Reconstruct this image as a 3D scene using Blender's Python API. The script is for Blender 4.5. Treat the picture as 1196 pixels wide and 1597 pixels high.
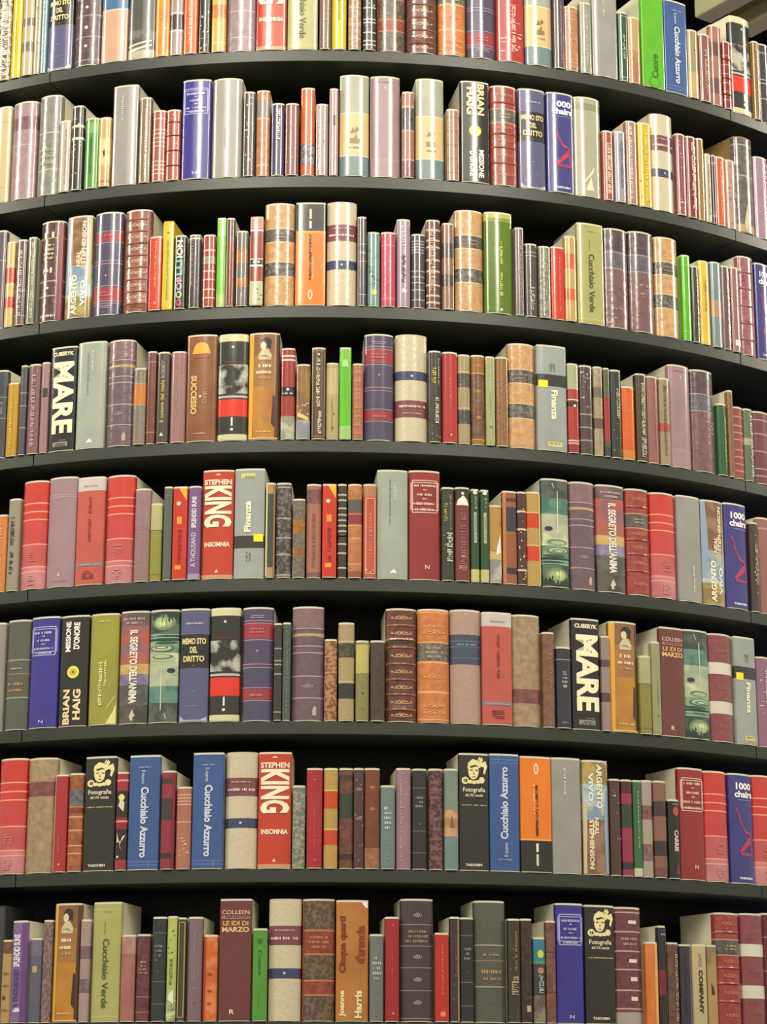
import bpy, bmesh, math, random
import numpy as np
from mathutils import Vector, Matrix

for _o in list(bpy.data.objects):
    bpy.data.objects.remove(_o, do_unlink=True)
SC = bpy.context.scene
COL = SC.collection

# ------------------------------------------------------------ camera
R = 1.82                 # radius of the shelf edge (m)
EYE = 1.60               # camera height above the floor
Z0 = EYE + 2.5238        # top surface of the top shelf in view
STEP = 0.32914           # shelf to shelf
CAMD = 6.9274
YAW, PITCH, ROLL = 0.02442, 0.260965, 0.0019148
FPX = 3589.5             # focal length in pixels of the 1196 x 1597 frame
fwd = Vector((math.sin(YAW)*math.cos(PITCH), math.cos(YAW)*math.cos(PITCH), math.sin(PITCH)))
rgt = Vector((math.cos(YAW), -math.sin(YAW), 0))
upv = rgt.cross(fwd)
r2 = rgt*math.cos(ROLL) + upv*math.sin(ROLL)
u2 = -rgt*math.sin(ROLL) + upv*math.cos(ROLL)
camd = bpy.data.cameras.new('camera')
cam = bpy.data.objects.new('camera', camd); COL.objects.link(cam)
cam.matrix_world = Matrix(((r2.x, u2.x, -fwd.x, 0), (r2.y, u2.y, -fwd.y, -CAMD), (r2.z, u2.z, -fwd.z, EYE), (0, 0, 0, 1)))
camd.sensor_fit = 'VERTICAL'; camd.sensor_height = 36; camd.lens = FPX/1597*36
camd.clip_end = 100
SC.camera = cam

# ------------------------------------------------------------ light
SC.view_settings.view_transform = 'Standard'
SC.view_settings.look = 'None'
SC.view_settings.gamma = 1
SC.view_settings.use_curve_mapping = False
SC.view_settings.exposure = 0.08
w = bpy.data.worlds.new('shop_air'); SC.world = w; w.use_nodes = True
# shop surroundings: bright pale ceiling and far walls, dark floor
_n = w.node_tree.nodes; _l = w.node_tree.links
_tc = _n.new('ShaderNodeTexCoord'); _sx = _n.new('ShaderNodeSeparateXYZ'); _rp = _n.new('ShaderNodeValToRGB')
_rp.color_ramp.elements[0].position = .42; _rp.color_ramp.elements[0].color = (.10, .092, .08, 1)
_rp.color_ramp.elements[1].position = .60; _rp.color_ramp.elements[1].color = (1, .93, .77, 1)
_mr = _n.new('ShaderNodeMapRange'); _mr.inputs['From Min'].default_value = -1; _mr.inputs['From Max'].default_value = 1
_l.new(_tc.outputs['Generated'], _sx.inputs[0]); _l.new(_sx.outputs['Z'], _mr.inputs['Value'])
_l.new(_mr.outputs[0], _rp.inputs[0]); _l.new(_rp.outputs[0], _n['Background'].inputs[0])
_n['Background'].inputs[1].default_value = 0.80

def lamp(name, az, dist, z, size_x, size_y, power, col, tz):
    l = bpy.data.lights.new(name, 'AREA'); l.shape = 'RECTANGLE'; l.size = size_x; l.size_y = size_y
    l.energy = power; l.color = col
    o = bpy.data.objects.new(name, l); COL.objects.link(o)
    o.location = (dist*math.sin(az), -dist*math.cos(az), z)
    d = Vector((0, -0.9, tz)) - o.location
    o.rotation_euler = d.to_track_quat('-Z', 'Y').to_euler()
    return o
lamp('ceiling_lamp_left', -0.98, 4.6, 5.25, 0.36, 1.35, 75, (1.0, 0.94, 0.76), 3.8)
lamp('ceiling_lamp_middle_left', -0.22, 5.4, 5.6, 0.32, 1.35, 70, (1.0, 0.94, 0.76), 3.8)
lamp('ceiling_lamp_middle_right', 0.34, 5.4, 5.6, 0.32, 1.35, 70, (1.0, 0.94, 0.76), 3.8)
lamp('ceiling_lamp_right', 1.28, 4.6, 5.25, 0.36, 1.35, 75, (1.0, 0.93, 0.76), 3.8)
lamp('front_fill_light', 0.0, 8.0, 7.6, 8.0, 3.0, 230, (1.0, 0.94, 0.80), 2.2)  # unseen soft fill, added in front to brighten the lower shelves
lamp('purple_side_light', 1.85, 4.6, 1.9, 0.5, 2.4, 16, (0.72, 0.60, 1.0), 2.0)  # purplish light from the right for the spine edges, source unseen
lamp('purple_side_light', 2.0, 4.8, 2.4, 0.6, 2.6, 45, (0.74, 0.60, 1.0), 2.4)  # second purplish light, added farther back to strengthen the edge sheen

# ------------------------------------------------------------ helpers
def lin(h):
    c = [int(h[i:i+2], 16)/255 for i in (0, 2, 4)]
    return tuple(x/12.92 if x <= .04045 else ((x+.055)/1.055)**2.4 for x in c)

MATS = {}
def mat(hx, kind='p', hx2=None):
    """kind: p printed jacket, l leather, m marbled, c cloth, i picture print, w board, n flat paint, x plain ink"""
    key = (hx, kind, hx2)
    if key in MATS: return MATS[key]
    m = bpy.data.materials.new('%s_%s' % ({'p': 'jacket', 'l': 'leather', 'm': 'marbled', 'c': 'cloth', 'i': 'picture', 'w': 'board', 'n': 'paint', 'x': 'ink'}[kind], hx))
    m.use_nodes = True
    nt = m.node_tree; N = nt.nodes; L = nt.links
    b = N['Principled BSDF']
    c = lin(hx)
    if hx2: c2 = lin(hx2)
    elif kind == 'l': c2 = tuple(x*.45 for x in c)
    elif kind == 'm': c2 = tuple(min(1, x*2.2+.03) for x in c)
    elif kind == 'c': c2 = tuple(x*.8 for x in c)
    else: c2 = tuple(x*.88 for x in c)
    b.inputs['Roughness'].default_value = {'p': .17, 'l': .19, 'm': .18, 'c': .22, 'i': .16, 'w': .6, 'n': .5, 'x': .17}[kind]
    b.inputs['Specular IOR Level'].default_value = .7 if kind not in 'wn' else .25
    if kind in 'x':
        b.inputs['Base Color'].default_value = (*c, 1)
    else:
        tc = N.new('ShaderNodeTexCoord'); oi = N.new('ShaderNodeObjectInfo')
        add = N.new('ShaderNodeVectorMath'); add.operation = 'ADD'
        mul = N.new('ShaderNodeMath'); mul.operation = 'MULTIPLY'; mul.inputs[1].default_value = 7.0
        L.new(oi.outputs['Random'], mul.inputs[0])
        L.new(tc.outputs['Object'], add.inputs[0]); L.new(mul.outputs[0], add.inputs[1])
        no = N.new('ShaderNodeTexNoise'); L.new(add.outputs[0], no.inputs['Vector'])
        no.inputs['Scale'].default_value = {'p': 18, 'l': 75, 'm': 130, 'c': 420, 'i': 28, 'w': 30, 'n': 8}[kind]
        no.inputs['Detail'].default_value = {'p': 3, 'l': 5, 'm': 4, 'c': 2, 'i': 4, 'w': 3, 'n': 3}[kind]
        rp = N.new('ShaderNodeValToRGB')
        a, z = {'p': (.35, .75), 'l': (.36, .72), 'm': (.45, .56), 'c': (.4, .65), 'i': (.44, .57), 'w': (.3, .8), 'n': (.3, .8)}[kind]
        rp.color_ramp.elements[0].position = a; rp.color_ramp.elements[1].position = z
        rp.color_ramp.elements[0].color = (*c, 1); rp.color_ramp.elements[1].color = (*c2, 1)
        L.new(no.outputs['Fac'], rp.inputs[0]); L.new(rp.outputs[0], b.inputs['Base Color'])
        if kind in 'plmci':
            bp = N.new('ShaderNodeBump'); bp.inputs['Strength'].default_value = {'p': .12, 'i': .15, 'l': .25, 'm': .2, 'c': .2}[kind]
            bp.inputs['Distance'].default_value = .002
            n2 = N.new('ShaderNodeTexNoise'); n2.inputs['Scale'].default_value = 35 if kind in 'pi' else 90
            n2.inputs['Detail'].default_value = 3
            L.new(add.outputs[0], n2.inputs['Vector']); L.new(n2.outputs['Fac'], bp.inputs['Height'])
            L.new(bp.outputs[0], b.inputs['Normal'])
    MATS[key] = m
    return m

def link(name, verts, faces, mats, fm, parent=None, smooth=False):
    me = bpy.data.meshes.new(name); me.from_pydata(verts, [], faces)
    for m in mats: me.materials.append(m)
    if fm is not None: me.polygons.foreach_set('material_index', fm)
    if smooth: me.polygons.foreach_set('use_smooth', [True]*len(faces))
    me.update()
    o = bpy.data.objects.new(name, me); COL.objects.link(o)
    if parent: o.parent = parent
    return o

# ------------------------------------------------------------ lettering
TXT = {}
def text_mesh(s, bold):
    """flat triangulated lettering scaled to the unit box"""
    k = (s, bold)
    if k in TXT: return TXT[k]
    cu = bpy.data.curves.new('lettering', 'FONT'); cu.body = s; cu.offset = .04 if bold else .014
    cu.resolution_u = 3
    o = bpy.data.objects.new('lettering', cu); COL.objects.link(o)
    dg = bpy.context.evaluated_depsgraph_get(); dg.update()
    me = bpy.data.meshes.new_from_object(o.evaluated_get(dg))
    V = np.array([v.co[:2] for v in me.vertices]); F = [tuple(p.vertices) for p in me.polygons]
    # fonts may come out with back faces; keep one copy
    lo, hi = V.min(0), V.max(0)
    V = (V-lo)/(hi-lo)
    bpy.data.objects.remove(o, do_unlink=True); bpy.data.curves.remove(cu); bpy.data.meshes.remove(me)
    TXT[k] = (V, F)
    return TXT[k]

class Ink:
    """collects flat printed shapes in (u, v) of one spine, then wraps them onto it"""
    def __init__(s, off): s.v = []; s.f = []; s.m = []; s.mats = []; s.off = off; s.k = 0
    def mi(s, hx):
        m = mat(hx, 'x')
        if m not in s.mats: s.mats.append(m)
        return s.mats.index(m)
    def poly(s, pts, hx):
        n = len(s.v); s.k += 1; s.v += [(p[0], p[1], s.k) for p in pts]; s.f.append(tuple(range(n, n+len(pts)))); s.m.append(s.mi(hx))
    def rect(s, v0, v1, u0, u1, hx): s.poly([(u0, v0), (u1, v0), (u1, v1), (u0, v1)], hx)
    def ell(s, v, u, rv, ru, hx, n=18):
        s.poly([(u+ru*math.cos(2*math.pi*i/n), v+rv*math.sin(2*math.pi*i/n)) for i in range(n)], hx)
    def text(s, t, v0, v1, u0, u1, rot, hx, bold):
        V, F = text_mesh(t, bold); n = len(s.v); i = s.mi(hx); s.k += 1
        for x, y in V:
            if rot == 'h': s.v.append((u0+x*(u1-u0), v0+y*(v1-v0), s.k))
            elif rot == 'd': s.v.append((u0+y*(u1-u0), v1-x*(v1-v0), s.k))
            else: s.v.append((u1-y*(u1-u0), v0+x*(v1-v0), s.k))
        for f in F: s.f.append(tuple(n+k for k in f)); s.m.append(i)
    def build(s, name, parent, surf, flip):
        if not s.f: return
        bm = bmesh.new()
        vs = [bm.verts.new(((-u, s.off+q, 1-v) if flip else (u, s.off+q, v))) for u, v, q in ((a, b, min(c, 8)*.00006) for a, b, c in s.v)]
        for f, m in zip(s.f, s.m):
            try: fc = bm.faces.new([vs[k] for k in f])
            except ValueError: continue
            fc.material_index = m
        for uu in (-.92, -.8, -.6, -.4, -.2, 0, .2, .4, .6, .8, .92):
            g = bm.verts[:]+bm.edges[:]+bm.faces[:]
            bmesh.ops.bisect_plane(bm, geom=g, plane_co=(uu, 0, 0), plane_no=(1, 0, 0), dist=1e-5)
        bmesh.ops.triangulate(bm, faces=[f for f in bm.faces if len(f.verts) > 4])
        for v in bm.verts: v.co = surf(v.co.x, v.co.z, v.co.y)
        bmesh.ops.recalc_face_normals(bm, faces=bm.faces[:])
        for f in bm.faces:
            if f.normal.y > 0: f.normal_flip()
        me = bpy.data.meshes.new(name); bm.to_mesh(me); bm.free()
        for m in s.mats: me.materials.append(m)
        o = bpy.data.objects.new(name, me); COL.objects.link(o); o.parent = parent

# ------------------------------------------------------------ one book
DEPTH = 0.14
def book(x, y, z, rz, wd, h, spec, seed, flip=False):
    """spec: dict with base colour, kind, ops; returns the Empty"""
    rnd = random.Random(seed)
    root = bpy.data.objects.new('book', None); COL.objects.link(root)
    root.location = (x, y, z); root.rotation_euler = (0, 0, rz); root.empty_display_size = .02
    base, ops = spec['c'], spec['ops']
    kind, hx2, side, rd = 'p', None, 'd9d5be', .22
    cap = 1
    bands = []; letter = Ink(.0013); motif = Ink(.0006); titles = []; shapes = []; merge = 'M' in ops
    def shape(kind):
        if merge: return motif
        t = Ink(.0006+.00005*min(8, len(shapes))); shapes.append((kind, t)); return t
    ribs = []
    for op in ops:
        a = op.split(':'); k = a[0]
        if k == 'K': kind = a[1]; hx2 = a[2] if len(a) > 2 else None
        elif k == 'E': side = a[1]
        elif k == 'Z': rd = float(a[1])
        elif k == 'N': cap = 0
        elif k == 'B': bands.append((float(a[1]), float(a[2]), a[3], a[4] if len(a) > 4 else None, a[5] if len(a) > 5 else None))
        elif k == 'L':
            th = float(a[3]) if len(a) > 3 else .006
            for v in a[2].split(','): bands.append((float(v)-th, float(v)+th, a[1], 'x', None))
        elif k == 'R':
            for v in a[2].split(','): ribs.append(float(v)); bands.append((float(v)-.009, float(v)+.009, a[1], 'l', None))
        elif k == 'T':
            titles.append(Ink(.0013)); titles[-1].text(a[7].replace('_', ' '), *[float(q) for q in a[2:6]], a[6].lower(), a[1], a[6].isupper())
        elif k == 'V':      # illegible lettering running along the spine
            v0, v1 = float(a[2]), float(a[3]); u0, u1 = (float(a[4]), float(a[5])) if len(a) > 5 else (-.35, .35)
            H = h; v = v0; st = .0052/H; wid = .5
            while v < v1-st*.6:
                if rnd.random() < .09: v += st*.7; continue
                q = u0+(u1-u0)*(.0 if rnd.random() < .7 else .25); e = u1-(u1-u0)*(0 if rnd.random() < .75 else .25)
                t = rnd.random()
                if t < .45: letter.rect(v, v+st*.72, q, e, a[1])
                elif t < .75:
                    letter.rect(v, v+st*.28, q, e, a[1]); letter.rect(v+st*.28, v+st*.72, q, q+(e-q)*.3, a[1])
                else:
                    letter.rect(v, v+st*.72, q, q+(e-q)*.34, a[1]); letter.rect(v, v+st*.72, e-(e-q)*.34, e, a[1])
                v += st
        elif k == 'H':      # illegible lettering set across the spine, n lines
            v0, v1, n = float(a[2]), float(a[3]), int(a[4]); u0, u1 = (float(a[5]), float(a[6])) if len(a) > 5 else (-.7, .7)
            for i in range(n):
                vb = v1-(i+1)*(v1-v0)/n; hh = (v1-v0)/n*.55
                ex = rnd.uniform(0, .2)*(u1-u0) if n > 1 else 0; u = u0+ex
                cw = hh*h/(wd/2)*.62
                while u < u1-ex-cw*.5:
                    if rnd.random() > .1:
                        if rnd.random() < .6: letter.rect(vb, vb+hh, u, u+cw*.7, a[1])
                        else:
                            letter.rect(vb, vb+hh, u, u+cw*.3, a[1]); letter.rect(vb+hh*.3, vb+hh*.6, u+cw*.3, u+cw*.72, a[1])
                    u += cw
        elif k == 'S':      # small ornaments scattered over a stretch
            v0, v1, n = float(a[2]), float(a[3]), int(a[4])
            for i in range(n):
                v = rnd.uniform(v0, v1); u = rnd.uniform(-.75, .75)
                ru, rv = rnd.uniform(.08, .28), rnd.uniform(.004, .016)
                motif.poly([(u+ru*math.cos(t*1.047+.3)*rnd.uniform(.5, 1.1), v+rv*math.sin(t*1.047+.3)*rnd.uniform(.5, 1.1)) for t in range(6)], a[1])
        elif k == 'Y':      # tooled ornament: pairs of scrolls centred on the spine
            for v in a[2].split(','):
                v = float(v); s = float(a[3]) if len(a) > 3 else .5
                q = s/.5
                motif.ell(v, 0, .011, .11*q, a[1], 8)
                for g in (-1, 1):
                    motif.ell(v+.007, g*.24*q, .006, .12*q, a[1], 8)
                    motif.ell(v-.008, g*.3*q, .005, .15*q, a[1], 8)
                    motif.ell(v+.001, g*.5*q, .010, .07*q, a[1], 8)
                    motif.ell(v-.013, g*.12*q, .004, .09*q, a[1], 7)
                    motif.ell(v+.015, g*.1*q, .004, .08*q, a[1], 7)
        elif k == 'Q': shape('printed_block').rect(*[float(q) for q in a[2:6]], a[1])
        elif k == 'C': shape('printed_disc').ell(float(a[2]), float(a[3]), float(a[4])*wd/2/h, float(a[4]), a[1])
        elif k == 'O': shape('printed_oval').ell(float(a[2]), float(a[3]), float(a[4]), float(a[5]), a[1])
        elif k == 'P':
            q = [float(t) for t in a[2].split(',')]; shape('printed_shape').poly(list(zip(q[::2], q[1::2])), a[1])
        elif k == 'F':
            v0, v1, u0, u1 = [float(q) for q in a[2:6]]; tv = .0012/h; tu = .0024/wd
            motif.rect(v0-tv, v0+tv, u0, u1, a[1]); motif.rect(v1-tv, v1+tv, u0, u1, a[1])
            motif.rect(v0, v1, u0-tu, u0+tu, a[1]); motif.rect(v0, v1, u1-tu, u1+tu, a[1])
    if flip:
        bands = [(1-b, 1-a_, c_, k_, g_) for a_, b, c_, k_, g_ in bands]; ribs = [1-v for v in ribs]
    sag = rd*wd
    top = h-(.0042 if cap else .0006)*1.0; bot = .0022 if cap else .0005
    D2 = DEPTH/2
    tap = (R-DEPTH)/R
    def prof(u): return -D2+sag*(1-(max(0, 1-u*u))**.62)
    def surf(u, v, off=.0):
        # off pushes the print out of the jacket along the profile
        zz = bot+v*(top-bot)
        nu = u*sag*2.2/(wd/2)*.5 if abs(u) < 1 else 0
        n = math.hypot(1, nu)
        o_ = off+.0006
        bulge = 0
        for rv in ribs:
            if abs(v-rv) < .009: bulge = max(bulge, .0016*(1-(abs(v-rv)/.009)**2)+.0003)
        return Vector((u*wd/2*(1+.0)+nu/n*o_, prof(u)-(o_+bulge)/n, zz))
    # --- cream board body, slightly narrower at the back
    US = [math.sin(math.pi/2*t/6) for t in range(-6, 7)]
    pts = [(u*(wd/2-.0004), prof(u)) for u in US]
    # back corners: let the sides follow the radius so neighbours never meet
    pts += [((wd/2-.0004)*tap-.0006, D2), (-(wd/2-.0004)*tap+.0006, D2)]
    n = len(pts)
    V = [(px, py, 0) for px, py in pts]+[(px, py, h) for px, py in pts]
    Fc = [tuple(range(n-1, -1, -1)), tuple(range(n, 2*n))]+[(i, (i+1) % n, n+(i+1) % n, n+i) for i in range(n)]
    link('book_board', V, Fc, [mat(side, 'w')], None, root)
    # --- printed jacket round the spine
    cuts = {0.0, 1.0}
    for b in bands: cuts.add(max(0, b[0])); cuts.add(min(1, b[1]))
    for rv in ribs: cuts.update((rv, rv-.0055, rv+.0055, rv-.013, rv+.013))
    cs = sorted(cuts); cs = [c_ for i, c_ in enumerate(cs) if i == 0 or c_-cs[i-1] > 1e-5]
    mats = []; fm = []
    def mid(v):
        for b in reversed(bands):
            if b[0] <= v <= b[1]: return mat(b[2], b[3] or kind, b[4])
        return mat(base, kind, hx2)
    V = []; Fc = []
    row = [None]+US+[None]; nr = len(row)
    for v in cs:
        for j, u in enumerate(row):
            if u is None:
                sg = -1 if j == 0 else 1
                e = surf(sg, v)
                V.append((sg*(wd/2-.0004)*(1-(1-tap)*.1)+sg*.0003, -D2+sag+.010, e.z))
            else: V.append(tuple(surf(u, v)))
    for i in range(len(cs)-1):
        m = mid((cs[i]+cs[i+1])/2)
        if m not in mats: mats.append(m)
        for j in range(nr-1):
            a0 = i*nr+j; Fc.append((a0, a0+1, a0+1+nr, a0+nr)); fm.append(mats.index(m))
    jo = link('spine_jacket', V, Fc, mats, fm, root, smooth=True)
    motif.build('printed_motif', jo, surf, flip)
    for kd, t in shapes: t.build(kd, jo, surf, flip)
    letter.build('small_lettering', jo, surf, flip)
    for t in titles: t.build('title_lettering', jo, surf, flip)
    return root

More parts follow.
